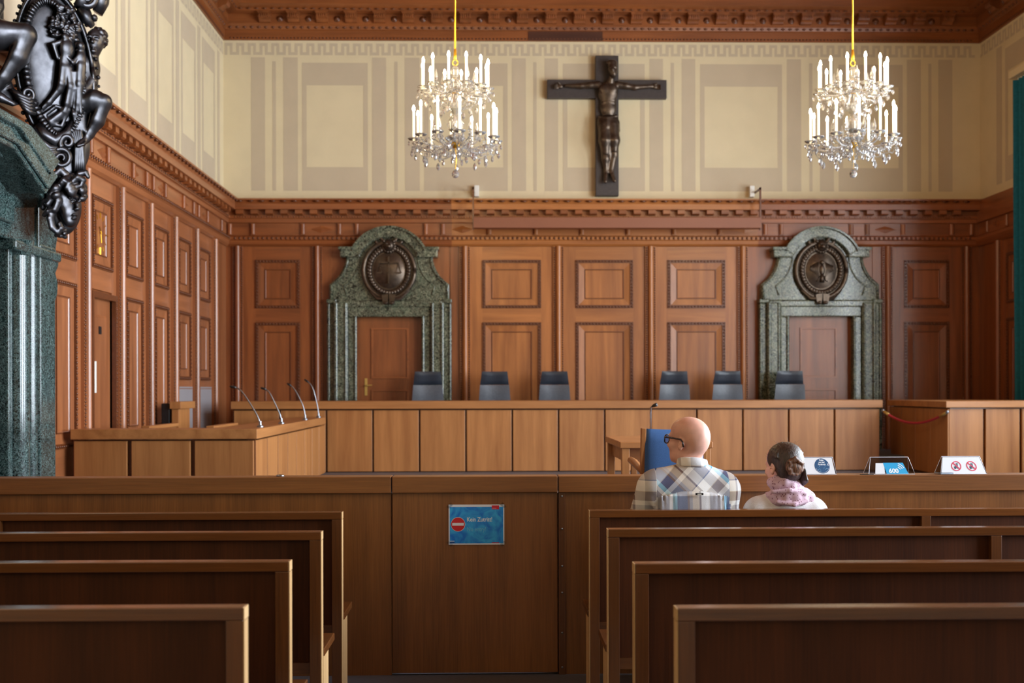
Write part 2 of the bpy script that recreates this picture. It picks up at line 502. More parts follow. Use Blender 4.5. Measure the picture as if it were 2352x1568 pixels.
# ---- wainscot: cornice, frieze, pilasters and bevelled panels
WP = [(0, 4.40), (.28, 4.398), (.28, 4.375), (.25, 4.37), (.22, 4.325), (.22, 4.245), (.19, 4.24), (.10, 4.24), (.10, 4.165), (.125, 4.16), (.125, 4.125), (.095, 4.12), (.095, 4.06),
      (.06, 4.055), (.06, 3.87), (.09, 3.865), (.135, 3.84), (.135, 3.80), (.115, 3.785), (.10, 3.735), (.07, 3.705), (0, 3.70)]
WPR = [(0, 4.40), (.10, 4.398), (.10, 4.065), (.06, 4.055), (.06, 3.87), (.09, 3.865), (.135, 3.84), (.135, 3.80), (.10, 3.735), (.07, 3.705), (0, 3.70)]
PP = .045                                                            # plane of the stiles
def wainscot_board(F, u0, u1, name, mat):
    return structure(MB(F).box(u0, u1, 0.0, .02, ZW, 4.39).build(name, mat))
wb = wainscot_board(F_back, XL, XR, 'trim_4', M['wain_z'])
wl = wainscot_board(F_left, 3.0, YB - .02, 'trim_5', M['wain_z'])
wr = structure(MB(F_right).box(15.3, YB - .02, 0, .02, ZW, 4.39).box(3.0, 15.3, 0, .02, ZW, WIN_Z0 - .06).build('trim_6', M['wain_z']))
sweep(WP, F_back, XL, -.55, 'cornice', M['wain_x'], wb, 1, 0)
sweep(WP, F_back, -.55, 4.13, 'cornice', M['light_x'], wb, 0, 0)
sweep(WP, F_back, 4.13, XR, 'cornice', M['wain_x'], wb, 0, .36)
sweep(WP, F_left, 3.0, YB, 'cornice', M['left_y'], wl, 0, 1)
sweep(WPR, F_right, 15.3, YB, 'cornice', M['wain_y'], wr, 0, 1)
den = MB().prism([(.10, 4.24), (.195, 4.24), (.195, 4.185), (.17, 4.17), (.10, 4.17)], 'x', -.055, .055).mesh('dentil', M['wain_x'])
def dentils(F, rz, parent, u0, u1, pitch):
    for k in range(int((u1 - u0) / pitch) + 1): inst('dentil', den, parent, F(u0 + k * pitch, 0, 0), (0, 0, rz))
dentils(F_back, PI, wb, XL + .28, XR - .22, .2225)
dentils(F_left, -PI / 2, wl, 11.4, YB - .28, .2225)
for t, F, a, b in ((wb, F_back, XL + .2, XR - .2), (wl, F_left, 10.6, YB - .2)):
    beads(F, a, b, .0806, .128, 4.143, .013, .013, .015, 'bead_moulding', M['carved'], t)
    beads(F, a + .04, b, .0806, .126, 4.143, .020, .008, .009, 'bead_moulding', M['carved'], t)
    beads(F, a + .1, b - .1, .164, .268, 4.36, .06, .016, .02, 'egg_moulding', M['carved'], t)
    beads(F, a, b, .070, .139, 3.82, .022, .016, .026, 'leaf_moulding', M['carved'], t)
mun = MB().box(-.035, .035, .055, .082, 3.872, 4.053).prism([(.032 * math.cos(PI * k / 8), .08 + .022 * math.sin(PI * k / 8)) for k in range(9)], 'z', 3.885, 4.04)
MUNL = mun.mesh('frieze_bar', M['light_z'], 'auto')
mun = mun.mesh('frieze_bar', M['wain_z'], 'auto')
for u in (-3.912, -3.564, -2.808, -2.256, -1.992, -.943, -.685, .023, .732, 1.436, 2.141, 2.847, 3.547, 4.243, 4.49, 5.569, 5.818, 6.369, 7.122, 7.43):
    inst('frieze_bar', MUNL if -.5 < u < 4.12 else mun, wb, F_back(u, 0, 0), (0, 0, PI))
loz = MB().add([(-.17, .06, 3.963), (0, .06, 3.905), (.17, .06, 3.963), (0, .06, 4.02), (0, .078, 3.963)], [(0, 1, 4), (1, 2, 4), (2, 3, 4), (3, 0, 4)])
LOZL = loz.mesh('lozenge', M['light_x'])
loz = loz.mesh('lozenge', M['wain_x'])
for u in (-2.53, -.388, 3.93, 6.093): inst('lozenge', LOZL if -.5 < u < 4.12 else loz, wb, F_back(u, 0, 0), (0, 0, PI))
LP = [16.99 - 1.09 * k for k in range(7)]                            # pilasters of the left wall
LP = [16.53, 15.48, 14.43, 13.38, 12.33, 11.27, 10.21]
for k, u in enumerate(LP[:6]):
    for d in (-.13, .13) if k % 2 else (-.42, .42): inst('frieze_bar', mun, wl, F_left(u + d, 0, 0), (0, 0, -PI / 2))
    inst('lozenge', loz, wl, F_left(u - .54, 0, 0), (0, 0, -PI / 2))
for u in (17.0, 16.35, 15.75): inst('frieze_bar', mun, wr, F_right(u, 0, 0), (0, 0, PI / 2))
inst('lozenge', loz, wr, F_right(16.68, 0, 0), (0, 0, PI / 2))

PZ0, PZ1 = ZW + .02, 3.705
def pil_meshes():
    mb = MB()
    mb.prism([(-.080, .02), (.080, .02), (.080, .080), (-.080, .080)], 'z', PZ0, PZ1)
    mb.prism([(.042 * math.cos(PI * k / 8), .078 + .048 * math.sin(PI * k / 8)) for k in range(9)], 'z', PZ0, PZ1 + .0)
    bd = MB()
    z = PZ0 + .02
    while z < PZ1:
        for u in (-.061, .061): bd.octa((u, .082, z), .017, .017, .019)
        z += .036
    return mb, bd.mesh('bead_moulding', M['carved'], True)
PILM, PILB = pil_meshes()
PIL = {k: PILM.mesh('pilaster', M[k + '_z'], 'auto') for k in ('wain', 'light', 'left')}
def pilaster(F, rz, parent, u, wd='wain'):
    o = inst('pilaster', PIL[wd], parent, F(u, 0, 0), (0, 0, rz))
    inst('bead_moulding', PILB, o, kind='stuff')
def frustum(mb, a, b, z0, z1, p0, d, p1):
    """Sloping band from an outer rectangle at depth p0 to one d further in at depth p1, and the flat field in it."""
    o = [(a, p0, z0), (b, p0, z0), (b, p0, z1), (a, p0, z1)]
    i = [(a + d, p1, z0 + d), (b - d, p1, z0 + d), (b - d, p1, z1 - d), (a + d, p1, z1 - d)]
    mb.add(o + i, [(0, 1, 5, 4), (1, 2, 6, 5), (2, 3, 7, 6), (3, 0, 4, 7), (4, 5, 6, 7)])
_pc = {}
def panel_mesh(w, z0, z1, mat):
    k = (round(w, 3), z0, z1, mat.name)
    if k not in _pc:
        mb = MB()
        frustum(mb, -w / 2 + .045, w / 2 - .045, z0 + .045, z1 - .045, PP + .002, .105, .034)
        frustum(mb, -w / 2 + .150, w / 2 - .150, z0 + .150, z1 - .150, .044, .016, .028)
        fr = MB()
        for a, b, c, d in ((-w / 2 + .14, w / 2 - .14, z0 + .14, z0 + .152), (-w / 2 + .14, w / 2 - .14, z1 - .152, z1 - .14), (-w / 2 + .14, -w / 2 + .152, z0 + .152, z1 - .152), (w / 2 - .152, w / 2 - .14, z0 + .152, z1 - .152)):
            fr.box(a, b, .03, .046, c, d)
        for a, b, c, d in ((-w / 2, w / 2, z0, z0 + .045), (-w / 2, w / 2, z1 - .045, z1), (-w / 2, -w / 2 + .045, z0 + .045, z1 - .045), (w / 2 - .045, w / 2, z0 + .045, z1 - .045)):
            fr.box(a, b, .03, PP + .018, c, d)
        bd = MB()
        n = int(w / .05)
        for i in range(n + 1):
            u = -w / 2 + .02 + (w - .04) * i / n
            for z in (z0 + .022, z1 - .022): bd.octa((u, PP + .02, z), .021, .014, .016)
        n = int((z1 - z0) / .05)
        for i in range(1, n):
            z = z0 + .02 + (z1 - z0 - .04) * i / n
            for u in (-w / 2 + .022, w / 2 - .022): bd.octa((u, PP + .02, z), .016, .014, .021)
        _pc[k] = (mb.mesh('panel', mat), fr.mesh('panel_frame', M['carved']), bd.mesh('bead_moulding', M['carved'], True))
    return _pc[k]
UP, LOW = (2.765, 3.50), (.98, 2.55)
def bay(F, rz, parent, a, b, door=False, ax='x', up=UP, low=LOW, wd='wain'):
    """Stiles, rails and two bevelled panels between two pilasters at a and b."""
    a, b = a + .07, b - .07
    c, w = (a + b) / 2, (b - a) - (.30 if ax == 'y' else .39)
    mb = MB(F)
    mb.box(a, c - w / 2, .02, PP, PZ0, PZ1).box(c + w / 2, b, .02, PP, PZ0, PZ1)
    mb.build('stile', M[wd + '_z'], parent)
    mb = MB(F)
    for z0, z1 in ((up[1], PZ1), (low[1], up[0])) + (((PZ0, low[0]),) if not door else ()): mb.box(c - w / 2, c + w / 2, .02, PP - .001, z0, z1)
    mb.build('rail', M[wd + '_' + ax], parent)
    for z0, z1 in (up, low)[:1 if door else 2]:
        pm, fm, bm_ = panel_mesh(w, z0, z1, M[wd + '_z'])
        o = inst('panel', pm, parent, F(c, 0, 0), (0, 0, rz))
        f = inst('panel_frame', fm, o)
        b_ = inst('bead_moulding', bm_, o, kind='stuff')
    return c, w
BP = [-3.794, -2.592, -.35, 1.074, 2.483, 3.897, 6.127, 7.351]
for u in BP: pilaster(F_back, PI, wb, u, 'light' if -1 < u < 4 else 'wain')
for i in (0, 2, 3, 4, 6): bay(F_back, PI, wb, BP[i], BP[i + 1], wd='light' if 1 < i < 5 else 'wain')
for i in (1, 5):
    MB(F_back).box(BP[i] + .07, BP[i] + .22, .02, PP, PZ0, PZ1).box(BP[i + 1] - .22, BP[i + 1] - .07, .02, PP, PZ0, PZ1).box(BP[i] + .22, BP[i + 1] - .22, .02, .03, PZ0, PZ1).build('stile', M['wain_z'], wb)
MB(F_back).box(XL, -3.87, .02, PP, PZ0, PZ1).box(7.43, XR, .02, PP, PZ0, PZ1).build('stile', M['wain_z'], wb)
MB(F_left).box(LP[0] + .08, YB - .03, .02, PP, PZ0, PZ1).build('stile', M['left_z'], wl)
MB(F_back).box(XL + .1, XR - .1, .02, .075, Z_POD, .93).build('plinth', M['wain_x'], wb)
for u in LP: pilaster(F_left, -PI / 2, wl, u, 'left')
for i in range(6):
    if i == 4:
        c, wdt = bay(F_left, -PI / 2, wl, LP[i + 1], LP[i], True, 'y', wd='left')
    elif i < 2:                                                      # a grey grille takes the foot of these two bays
        c, wdt = bay(F_left, -PI / 2, wl, LP[i + 1], LP[i], False, 'y', UP, (1.66, 2.55), 'left')
        v = MB(F_left).box(c - wdt / 2 - .1, c + wdt / 2 + .1, .04, .052, ZW + .1, 1.54)
        vo = v.build('vent_grille', M['vent'], wl)
        sl = MB(F_left)
        for k in range(26): sl.box(c - wdt / 2 - .08, c + wdt / 2 + .08, .052, .058, ZW + .15 + .04 * k, ZW + .17 + .04 * k)
        sl.build('slat', M['vent'], vo, kind='stuff')
    else:
        bay(F_left, -PI / 2, wl, LP[i + 1], LP[i], False, 'y', wd='left')
pilaster(F_right, PI / 2, wr, 16.62)
MB(F_right).box(16.70, YB - .03, .02, PP, PZ0, PZ1).build('stile', M['wain_z'], wr)
bay(F_right, PI / 2, wr, 15.35, 16.62, False, 'y')

# door let into the left wall
DU0, DU1 = 11.45, 12.11
dl = structure(MB(F_left).box(DU0, DU1, .005, .024, ZW, 2.46).build('door_3', M['left_z']))
fm = MB(F_left)
frustum(fm, DU0 + .10, DU1 - .10, 1.02, 2.30, .0245, .03, .034); frustum(fm, DU0 + .10, DU1 - .10, ZW + .15, .90, .0245, .03, .034)
fm.build('panel', M['left_z'], dl)
MB(F_left).box(DU0 - .05, DU0, .02, .09, ZW, 2.52).box(DU1, DU1 + .06, .02, .09, ZW, 2.52).box(DU0, DU1, .02, .09, 2.46, 2.52).build('door_frame', M['carved'], dl)
beads(lambda z, p, u: F_left(u, p, z), ZW, 2.5, .045, .09, DU1 + .03, .018, .012, .016, 'bead_moulding', M['carved'], dl)
MB(F_left).box(DU0 + .15, DU0 + .21, .024, .036, 1.50, 1.82).build('push_plate', M['white'], dl)
MB(F_left).box(DU0 + .28, DU0 + .35, .034, .042, 2.10, 2.18).build('door_sign', M['black'], dl)
# ------------------------------------------------------------------ marble door surrounds on the back wall
def arc(cx, cz, r, a0, a1, n):
    return [(cx + r * math.cos(a0 + (a1 - a0) * i / n), cz + r * math.sin(a0 + (a1 - a0) * i / n)) for i in range(n + 1)]
def pz(y): return 1.52 + (895 - y) / 151.3
def poly_wall(F, cu, pts, p0, p1, name, mat, parent, bevel=0.0, smooth=False):
    mb = MB()
    mb.prism([(cu + a, z) for a, z in pts], 'y', p0, p1)
    mb.xf = lambda a, p, z: F(a, p, z)
    return mb.build(name, mat, parent, smooth, bevel)
def mirror(pts): return pts + [(-a, z) for a, z in reversed(pts)]
ARC_R, ARC_C = .607, pz(523) - .607
def portal(cu, label, emblem):
    t = thing('marble_portal', label, 'portal', (cu, YB - .1, Z_POD))
    loc = Vector(t.location)
    F = lambda u, p, z: (u, YB - p - loc.y, z - loc.z)
    m = M['marble']
    for s in (-1, 1):
        MB(F).box(min(s * .80, s * .925), max(s * .80, s * .925), .02, .17, Z_POD, 2.83).build('jamb', m, t, bevel=.012)
        MB(F).box(min(s * .62, s * .80), max(s * .62, s * .80), .02, .23, Z_POD, 2.84).build('jamb', m, t, bevel=.02)
        MB(F).box(min(s * .50, s * .62), max(s * .50, s * .62), .02, .19, Z_POD, 2.626).build('architrave', m, t, bevel=.015)
        for q, p_, r_, z_ in ((.80, .222, .034, 2.83), (.51, .188, .026, 2.63), (.915, .162, .026, 2.82), (.655, .225, .022, 2.83)):
            MB(F).tube([(s * q, p_, Z_POD), (s * q, p_, z_)], r_, 12).build('roll_moulding', m, t, 'auto')
        MB(F).box(min(s * .79, s * .945), max(s * .79, s * .945), .02, .205, 2.83, 2.895).build('impost', m, t, bevel=.015)
        MB(F).box(min(s * .775, s * .835), max(s * .775, s * .835), .02, .235, 1.75, 2.84).build('crossette', m, t, bevel=.012)
    MB(F).box(-.62, .62, .02, .19, 2.625, 2.80).build('architrave', m, t, bevel=.015)
    MB(F).box(-.80, .80, .02, .215, 2.77, 2.875).build('lintel', m, t, bevel=.02)
    c0 = [(.905, pz(653)), (.83, pz(644)), (.765, pz(634)), (.715, pz(622)), (.68, pz(610)), (.66, pz(598)), (.655, pz(588))]
    body = [(.905, 2.87)] + c0 + [(.45, pz(570)), (.2, pz(545)), (0, pz(540))]
    poly_wall(F, 0, mirror(body), .02, .165, 'pediment', m, t, bevel=.012)
    for s in (-1, 1):
        MB(F).tube([(s * (a - .03), .165, z - .02) for a, z in [(.905, 2.88)] + c0], .022, 6).build('edge_moulding', m, t, True)
        MB(F).tube([(s * (a - .22), .165, z - .03) for a, z in [(.86, 2.98)] + c0], .014, 6).build('edge_moulding', m, t, True)
    def band(outer, inner, p1, name, bev):
        """Solid moulding between an outer and an inner outline (right halves, bottom to crown), mirrored."""
        o = outer + [(-a, z) for a, z in reversed(outer[:-1])]
        i_ = inner + [(-a, z) for a, z in reversed(inner[:-1])]
        n = len(o)
        mb = MB(F)
        mb.add([(a, p, z) for p in (.02, p1) for a, z in o + i_],
               [(k, k + 1, n + k + 1, n + k) for k in range(n - 1)] + [(2 * n + k, 2 * n + k + 1, 3 * n + k + 1, 3 * n + k) for k in range(n - 1)]
               + [(k, k + 1, 2 * n + k + 1, 2 * n + k) for k in range(n - 1)] + [(n + k, n + k + 1, 3 * n + k + 1, 3 * n + k) for k in range(n - 1)]
               + [(0, n, 3 * n, 2 * n), (n - 1, 2 * n - 1, 4 * n - 1, 3 * n - 1)])
        return mb.build(name, m, t, False, bev)
    th0 = math.acos(.55 / ARC_R)
    crown = arc(0, ARC_C, ARC_R, th0, PI / 2, 14)
    inner = arc(0, ARC_C - .02, ARC_R - .14, .42, PI / 2, 14)
    band(crown, inner, .25, 'arched_cornice', .018)
    for s in (-1, 1): MB(F).box(min(s * .41, s * .735), max(s * .43, s * .735), .02, .244, pz(592), pz(571)).build('cornice_block', m, t, bevel=.015)
    band([(a * 1.03, z + .014) for a, z in crown], [(a * .985, z - .022) for a, z in crown], .285, 'cornice_lip', .008)
    for s in (-1, 1): MB(F).box(min(s * .54, s * .755), max(s * .54, s * .755), .02, .285, pz(576), pz(569)).build('cornice_lip', m, t, bevel=.006)
    # bronze cartouche
    cz = pz(622)
    ca = MB(F)
    def oval(a, b, n=40, k=0.0): return [(a * math.cos(2 * PI * i / n), .165 + .05, cz + (b + (k if math.sin(2 * PI * i / n) < 0 else 0)) * math.sin(2 * PI * i / n)) for i in range(n + 1)]
    disc = [(.37 * math.cos(2 * PI * i / 36), cz + .41 * math.sin(2 * PI * i / 36)) for i in range(36)]
    ca.prism([(a, z) for a, z in disc], 'y', .10, .20)
    co = ca.build('cartouche', M['bronze_warm'], t, 'auto', .01)
    MB(F).tube(oval(.385, .42), .034, 8).build('rim', M['bronze_warm'], co, True)
    wr_ = MB(F)
    for i in range(44):
        q = 2 * PI * i / 44
        a, b = .295 * math.cos(q), .335 * math.sin(q)
        wr_.ball((a, .222, cz + b), .044, 6, 4, (1, .7, 1.0))
        wr_.ball((a * 1.06, .235, cz + b * 1.06 + .012), .020, 5, 4)
    wr_.build('leaf_wreath', M['bronze_warm'], co, True, kind='stuff')
    sh = MB(F)
    n, rings_ = 28, 5
    vs = [(0, .262, cz)]
    for r in range(1, rings_ + 1):
        k = r / rings_
        for i in range(n):
            q = 2 * PI * i / n
            vs.append((.235 * k * math.cos(q), .262 - .055 * k * k, cz + .275 * k * math.sin(q)))
    fs = [(0, 1 + i, 1 + (i + 1) % n) for i in range(n)]
    for r in range(rings_ - 1):
        for i in range(n):
            fs.append((1 + r * n + i, 1 + r * n + (i + 1) % n, 1 + (r + 1) * n + (i + 1) % n, 1 + (r + 1) * n + i))
    sh.add(vs, fs)
    so = sh.build('shield', M['bronze_warm'], co, True)
    em = MB(F)
    if emblem == 'scales':
        em.box(-.012, .012, .25, .275, cz - .2, cz + .2).box(-.15, .15, .25, .275, cz + .10, cz + .118)
        for s in (-1, 1):
            em.tube([(s * .145, .255, cz + .11), (s * .18, .245, cz - .03)], .006, 5).tube([(s * .145, .255, cz + .11), (s * .11, .255, cz - .03)], .006, 5)
            em.prism([(s * .145 - .055, cz - .03), (s * .145 + .055, cz - .03), (s * .145 + .03, cz - .055), (s * .145 - .03, cz - .055)], 'y', .235, .27)
        em.build('scales_relief', M['bronze_warm'], co)
    else:
        em.ball((0, .262, cz - .0), .045, 8, 6, (.9, .5, 1.9)).ball((0, .27, cz + .115), .032, 8, 5, (1, .7, 1.1)).prism([(-.03, cz - .19), (.03, cz - .19), (.02, cz - .06), (-.02, cz - .06)], 'y', .245, .28)
        em.octa((.02, .285, cz + .21), .014, .01, .014)
        for s in (-1, 1):
            for k in range(5):
                a = .055 + .026 * k
                em.tube([(s * (a + .005), .262 - .1 * a, cz + .12 - .012 * k), (s * (a + .012), .258 - .1 * a, cz), (s * (a - .004), .252 - .1 * a, cz - .12 + .026 * k)], [.012, .014, .006], 5)
            em.tube([(s * .03, .262, cz - .09), (s * .06, .25, cz - .16), (s * .085, .24, cz - .17)], .010, 5)
        em.build('eagle_relief', M['bronze_warm'], co, True)
    ld = MB(F)                                                      # lion mask with two volutes over the shield
    ld.ball((0, .245, pz(566)), .085, 10, 8, (1, .8, 1.05)).ball((0, .315, pz(569)), .042, 8, 6, (1.1, .9, .8))
    for s in (-1, 1):
        ld.ball((s * .03, .305, pz(563)), .018, 6, 5).ball((s * .075, .25, pz(556)), .028, 6, 5)
        ld.tube([(s * (.10 + .10 * math.cos(q) * (1 - q / 9) + .06), .22, pz(556) + .075 * math.sin(q) * (1 - q / 9)) for q in [k * .5 for k in range(14)]], .027, 7)
    for k in range(14):
        q = 2 * PI * k / 14
        ld.ball((.085 * math.cos(q), .225, pz(567) + .085 * math.sin(q)), .030, 6, 4)
    ld.build('lion_mask', M['bronze_warm'], co, True)
    rb = MB(F)
    for s in (-1, 1):
        rb.tube([(s * .30, .215, cz - .30), (s * .17, .235, cz - .425), (s * .05, .255, cz - .435)], [.02, .034, .03], 7)
        rb.prism([(s * .005, pz(676)), (s * .105, pz(678)), (s * .085, pz(698)), (s * .015, pz(700))], 'y', .20, .29)
        rb.ball((s * .045, .29, pz(697)), .036, 7, 5, (1.1, .8, .8))
    rb.build('ribbon', M['bronze_warm'], co, 'auto')
    return t
portal(-1.492, 'green marble door surround whose bronze cartouche shows a pair of scales', 'scales')
portal(5.064, 'green marble door surround whose bronze cartouche shows an eagle', 'eagle')
for i, cu in enumerate((-1.492, 5.064)):
    d = structure(MB(F_back).box(cu - .50, cu + .50, .022, .05, Z_POD, 2.63).build('door_%d' % (i + 1), M['wain_z']))
    for z0, z1 in ((1.72, 2.44), (.8, 1.50)):
        pm = MB(F_back)
        frustum(pm, cu - .26, cu + .26, z0, z1, .052, .03, .036); frustum(pm, cu - .15, cu + .15, z0 + .11, z1 - .11, .037, .02, .046)
        pm.build('panel', M['wain_z'], d)
        fr = MB(F_back)
        fr.box(cu - .285, cu - .255, .05, .066, z0 - .025, z1 + .025).box(cu + .255, cu + .285, .05, .066, z0 - .025, z1 + .025).box(cu - .255, cu + .255, .05, .066, z1, z1 + .025).box(cu - .255, cu + .255, .05, .066, z0 - .025, z0)
        fr.build('panel_frame', M['wain_x'], d)
    if i == 0:
        h = MB(F_back).box(cu - .385, cu - .345, .05, .058, 1.44, 1.70)
        h.tube([(cu - .365, .06, 1.59), (cu - .365, .10, 1.59), (cu - .345, .108, 1.59), (cu - .27, .108, 1.595)], .010, 7)
        h.build('handle', M['brass'], d)

# ------------------------------------------------------------------ long case hung below the cross
t = thing('screen_case', 'long brown roller screen case hung under the cornice, below the cross', 'screen', (1.935, 17.0, 3.93))
lx = 2.154
MB().box(-lx, lx, -.06, .07, 0, .165).build('case', plain('brown_sheet_metal', (134, 80, 54), rough=0.5), t, bevel=.01)
for s in (-1, 1):
    MB().box(s * lx - .012, s * lx + .012, -.02, .02, -.02, .62).build('hanger', M['carved'], t)
    MB().box(s * (lx - .05) - .035 - s * .0, s * (lx - .05) + .035, .30, .398, .53, .70).build('wall_box', M['white'], t, bevel=.006)
    MB().box(s * lx - .012, s * lx + .012, -.02, .36, .585, .61).build('bracket', M['carved'], t)

# ------------------------------------------------------------------ judges' bench
def boards(parent, xs, y0, y1, z0, z1, mat, gap=.012, along='x'):
    for a, b in zip(xs[:-1], xs[1:]):
        mb = MB()
        if along == 'x': mb.box(a + gap, b - gap, y0, y1, z0, z1)
        else: mb.box(y0, y1, a + gap, b - gap, z0, z1)
        mb.build('panel', mat, parent, bevel=.006)
t = thing('judges_bench', 'long light oak judges bench of upright boards in front of the six black chairs', 'bench', (.95, 15.9, ZW))
X0, X1 = -3.47 - .95, 5.39 - .95
MB().box(X0 - .02, X1 + .02, -.40, .45, .865, .97).build('top', M['desk_x'], t, bevel=.006)
MB().box(X0 + .02, X1 - .02, -.30, -.28, 0, .865).build('backing', M['carved'], t)
boards(t, [X0 + (X1 - X0) * k / 14 for k in range(15)], -.36, -.30, 0.01, .845, M['desk_z'])
MB().box(X1 - .05, X1, -.30, .40, .01, .845).build('end_panel', M['desk_z'], t, bevel=.006)
MB().box(X0, X0 + .05, -.30, .40, .01, .845).build('end_panel', M['desk_z'], t, bevel=.006)

# clerk's desk by the right wall
t = thing('clerk_desk', 'oak clerk desk beside the right wall at the other end of the red rope', 'desk', (6.6, 15.0, ZW))
MB().box(-.88, .58, -.9, 1.2, .885, .965).build('top', M['desk_x'], t, bevel=.006)
boards(t, [-.84 + .46 * k for k in range(4)], -.86, -.81, .02, .868, M['desk_z'], .016)
MB().box(-.80, .54, -.81, -.79, 0, .88).build('backing', M['carved'], t)
boards(t, [-.86, -.30, .22, .74, 1.16], -.845, -.80, .03, .868, M['desk_z'], .006, 'y')
MB().box(-.80, -.78, -.8, 1.15, 0, .88).build('backing', M['carved'], t)
t = thing('velvet_rope', 'sagging red velvet barrier rope with brass ends between judges bench and clerk desk', 'rope', (5.57, 14.8, 1.0))
pa, pb = Vector((5.402, 15.47, 1.225)), Vector((5.74, 14.12, 1.232))
pts = [pa.lerp(pb, k / 20) - Vector((0, 0, .155 * (1 - (2 * k / 20 - 1) ** 2))) - Vector(t.location) for k in range(21)]
MB().tube(pts[1:-1], .017, 8).build('rope', M['red_rope'], t, True)
MB().tube(pts[0:3], [.012, .021, .021], 8).build('brass_end', M['brass'], t, True)
MB().tube(pts[-1:-4:-1], [.012, .021, .021], 8).build('brass_end', M['brass'], t, True)
MB().ball(pts[0], .024, 8, 6).build('hook', M['steel'], t, True)
MB().ball(pts[-1], .024, 8, 6).build('hook', M['steel'], t, True)

# six office chairs behind the judges' bench
def office_chair():
    t = thing('office_chair', '', 'chair', (0, 0, Z_POD), 0, 'office chairs behind the judges bench')
    def slab(z0, z1, w0, w1, y, bow, th):
        n, m_ = 8, 6
        vs, fs = [], []
        for side in (0, 1):
            for i in range(m_ + 1):
                k = i / m_
                z, wd = z0 + (z1 - z0) * k, w0 + (w1 - w0) * k
                for j in range(n + 1):
                    q = j / n * 2 - 1
                    e = (1 - abs(q) ** 4) * (1 - .6 * abs(2 * k - 1) ** 6)
                    vs.append((q * wd, y + bow * q * q + (-1 if side == 0 else 1) * th * e + .05 * (1 - k), z))
        W = (n + 1) * (m_ + 1)
        for s in (0, 1):
            for i in range(m_):
                for j in range(n):
                    a = s * W + i * (n + 1) + j
                    fs.append((a, a + 1, a + n + 2, a + n + 1))
        return MB().add(vs, fs)
    slab(.50, .992, .255, .215, .24, -.06, .04).build('backrest', M['leather_grey'], t, True)
    slab(.995, 1.192, .215, .188, .24, -.05, .045).build('headrest', M['leather'], t, True)
    st = MB().box(-.25, .25, -.28, .22, .42, .50)
    st.build('seat', M['leather'], t, bevel=.03)
    MB().lathe([(.03, .1), (.03, .30), (.05, .31), (.05, .40), (.18, .42)], n=12).build('column', M['steel'], t, 'auto')
    MB().box(-.04, .04, .18, .27, .40, .66).build('spine', M['black'], t, bevel=.01)
    for k in range(5):
        q = 2 * PI * k / 5 + .3
        l = MB().tube([(0, 0, .11), (.3 * math.cos(q), .3 * math.sin(q), .075)], [.03, .018], 6).build('leg', M['steel'], t)
        MB().ball((.3 * math.cos(q), .3 * math.sin(q), .032), .032, 8, 6, (.6, 1, 1)).build('caster', M['black'], l, True)
    for s in (-1, 1):
        MB().tube([(s * .24, .05, .45), (s * .30, .05, .50), (s * .30, .05, .63)], .015, 6).box(s * .30 - .035, s * .30 + .035, -.15, .14, .63, .66).build('armrest', M['black'], t)
    return t
ch = office_chair()
CH = [(-.881, 'leftmost, before the left door', .05), (.099, 'second from the left', .02), (.974, 'third from the left', -.04),
      (2.768, 'third from the right', .03), (3.566, 'second from the right', .06), (4.487, 'rightmost, before the right door', .02)]
for i, (x, lb, rz) in enumerate(CH):
    o = ch if i == 0 else copy_tree(ch)
    o.location = (x, 16.62, Z_POD); o.rotation_euler = (0, 0, rz)
    o['label'] = 'black leather office chair behind the judges bench, ' + lb

# ------------------------------------------------------------------ desks and rows on the left of the well
t = thing('dock_desk', 'oak dock desk of upright boards with four gooseneck microphones, left of the well', 'desk', (-3.05, 12.0, ZW))
def Lc(x, y): return (x + 3.05, y - 12.0)
xa, ya = Lc(-3.90, 10.70); xb, yb = Lc(-2.165, 15.42); xi, yi = Lc(-2.62, 11.10)
MB().prism([(xa, ya), (xb, ya), (xb - .03, yb), (xi, yb), (xi, yi), (xa, yi)], 'z', .665, .758).build('top', M['desk_y'], t, bevel=.005)
boards(t, [Lc(v, 0)[0] for v in (-3.90, -3.365, -2.775, -2.185)], ya + .03, ya + .07, .01, .648, M['desk_z'], .02)
MB().box(xa, xb - .03, ya + .075, ya + .085, 0, .66).build('backing', M['carved'], t)
boards(t, [Lc(0, 10.78 + .575 * k)[1] for k in range(9)], xb - .07, xb - .03, .01, .648, M['desk_z'], .020, 'y')
MB().box(xb - .11, xb - .09, ya + .05, yb, 0, .66).build('backing', M['carved'], t)
for k, (X, Y0_, Y1_) in enumerate(((-3.37, 11.25, 12.3), (-2.74, 11.25, 12.32))):
    t = thing('dock_row', ('oak seat row back in the dock, nearer the left wall', 'oak seat row back in the dock, right behind the microphone desk')[k], 'bench', (X, (Y0_ + Y1_) / 2, ZW), 0, 'seat rows in the dock')
    h = (Y1_ - Y0_) / 2
    MB().box(-.02, .02, -h, h, 0, .735).build('back', M['desk_z'], t, bevel=.004)
    MB().box(-.035, .045, -h, h, .735, .772).build('rail', M['desk_y'], t, bevel=.006)
    MB().box(.02, .40, -h, h, .40, .44).build('seat', M['desk_y'], t, bevel=.004)
    for s in (-1, 1): MB().box(.04, .36, s * (h - .05) - .02, s * (h - .05) + .02, 0, .40).build('leg', M['desk_z'], t)
t = thing('dock_post', 'square oak end post with an overhanging cap, beside the grey grille', 'post', (-3.63, 13.7, ZW))
MB().box(-.08, .0, -.28, .22, 0, .905).build('shaft', M['desk_z'], t, bevel=.004)
MB().box(-.10, .03, -.30, .36, .905, .99).build('cap', M['desk_y'], t, bevel=.004)
t = thing('loudspeaker', 'small black loudspeaker on a thin pole left of the oak end post', 'speaker', (-3.79, 13.5, ZW))
MB().box(-.05, .05, -.06, .06, .66, .97).build('cabinet', M['black'], t, bevel=.01)
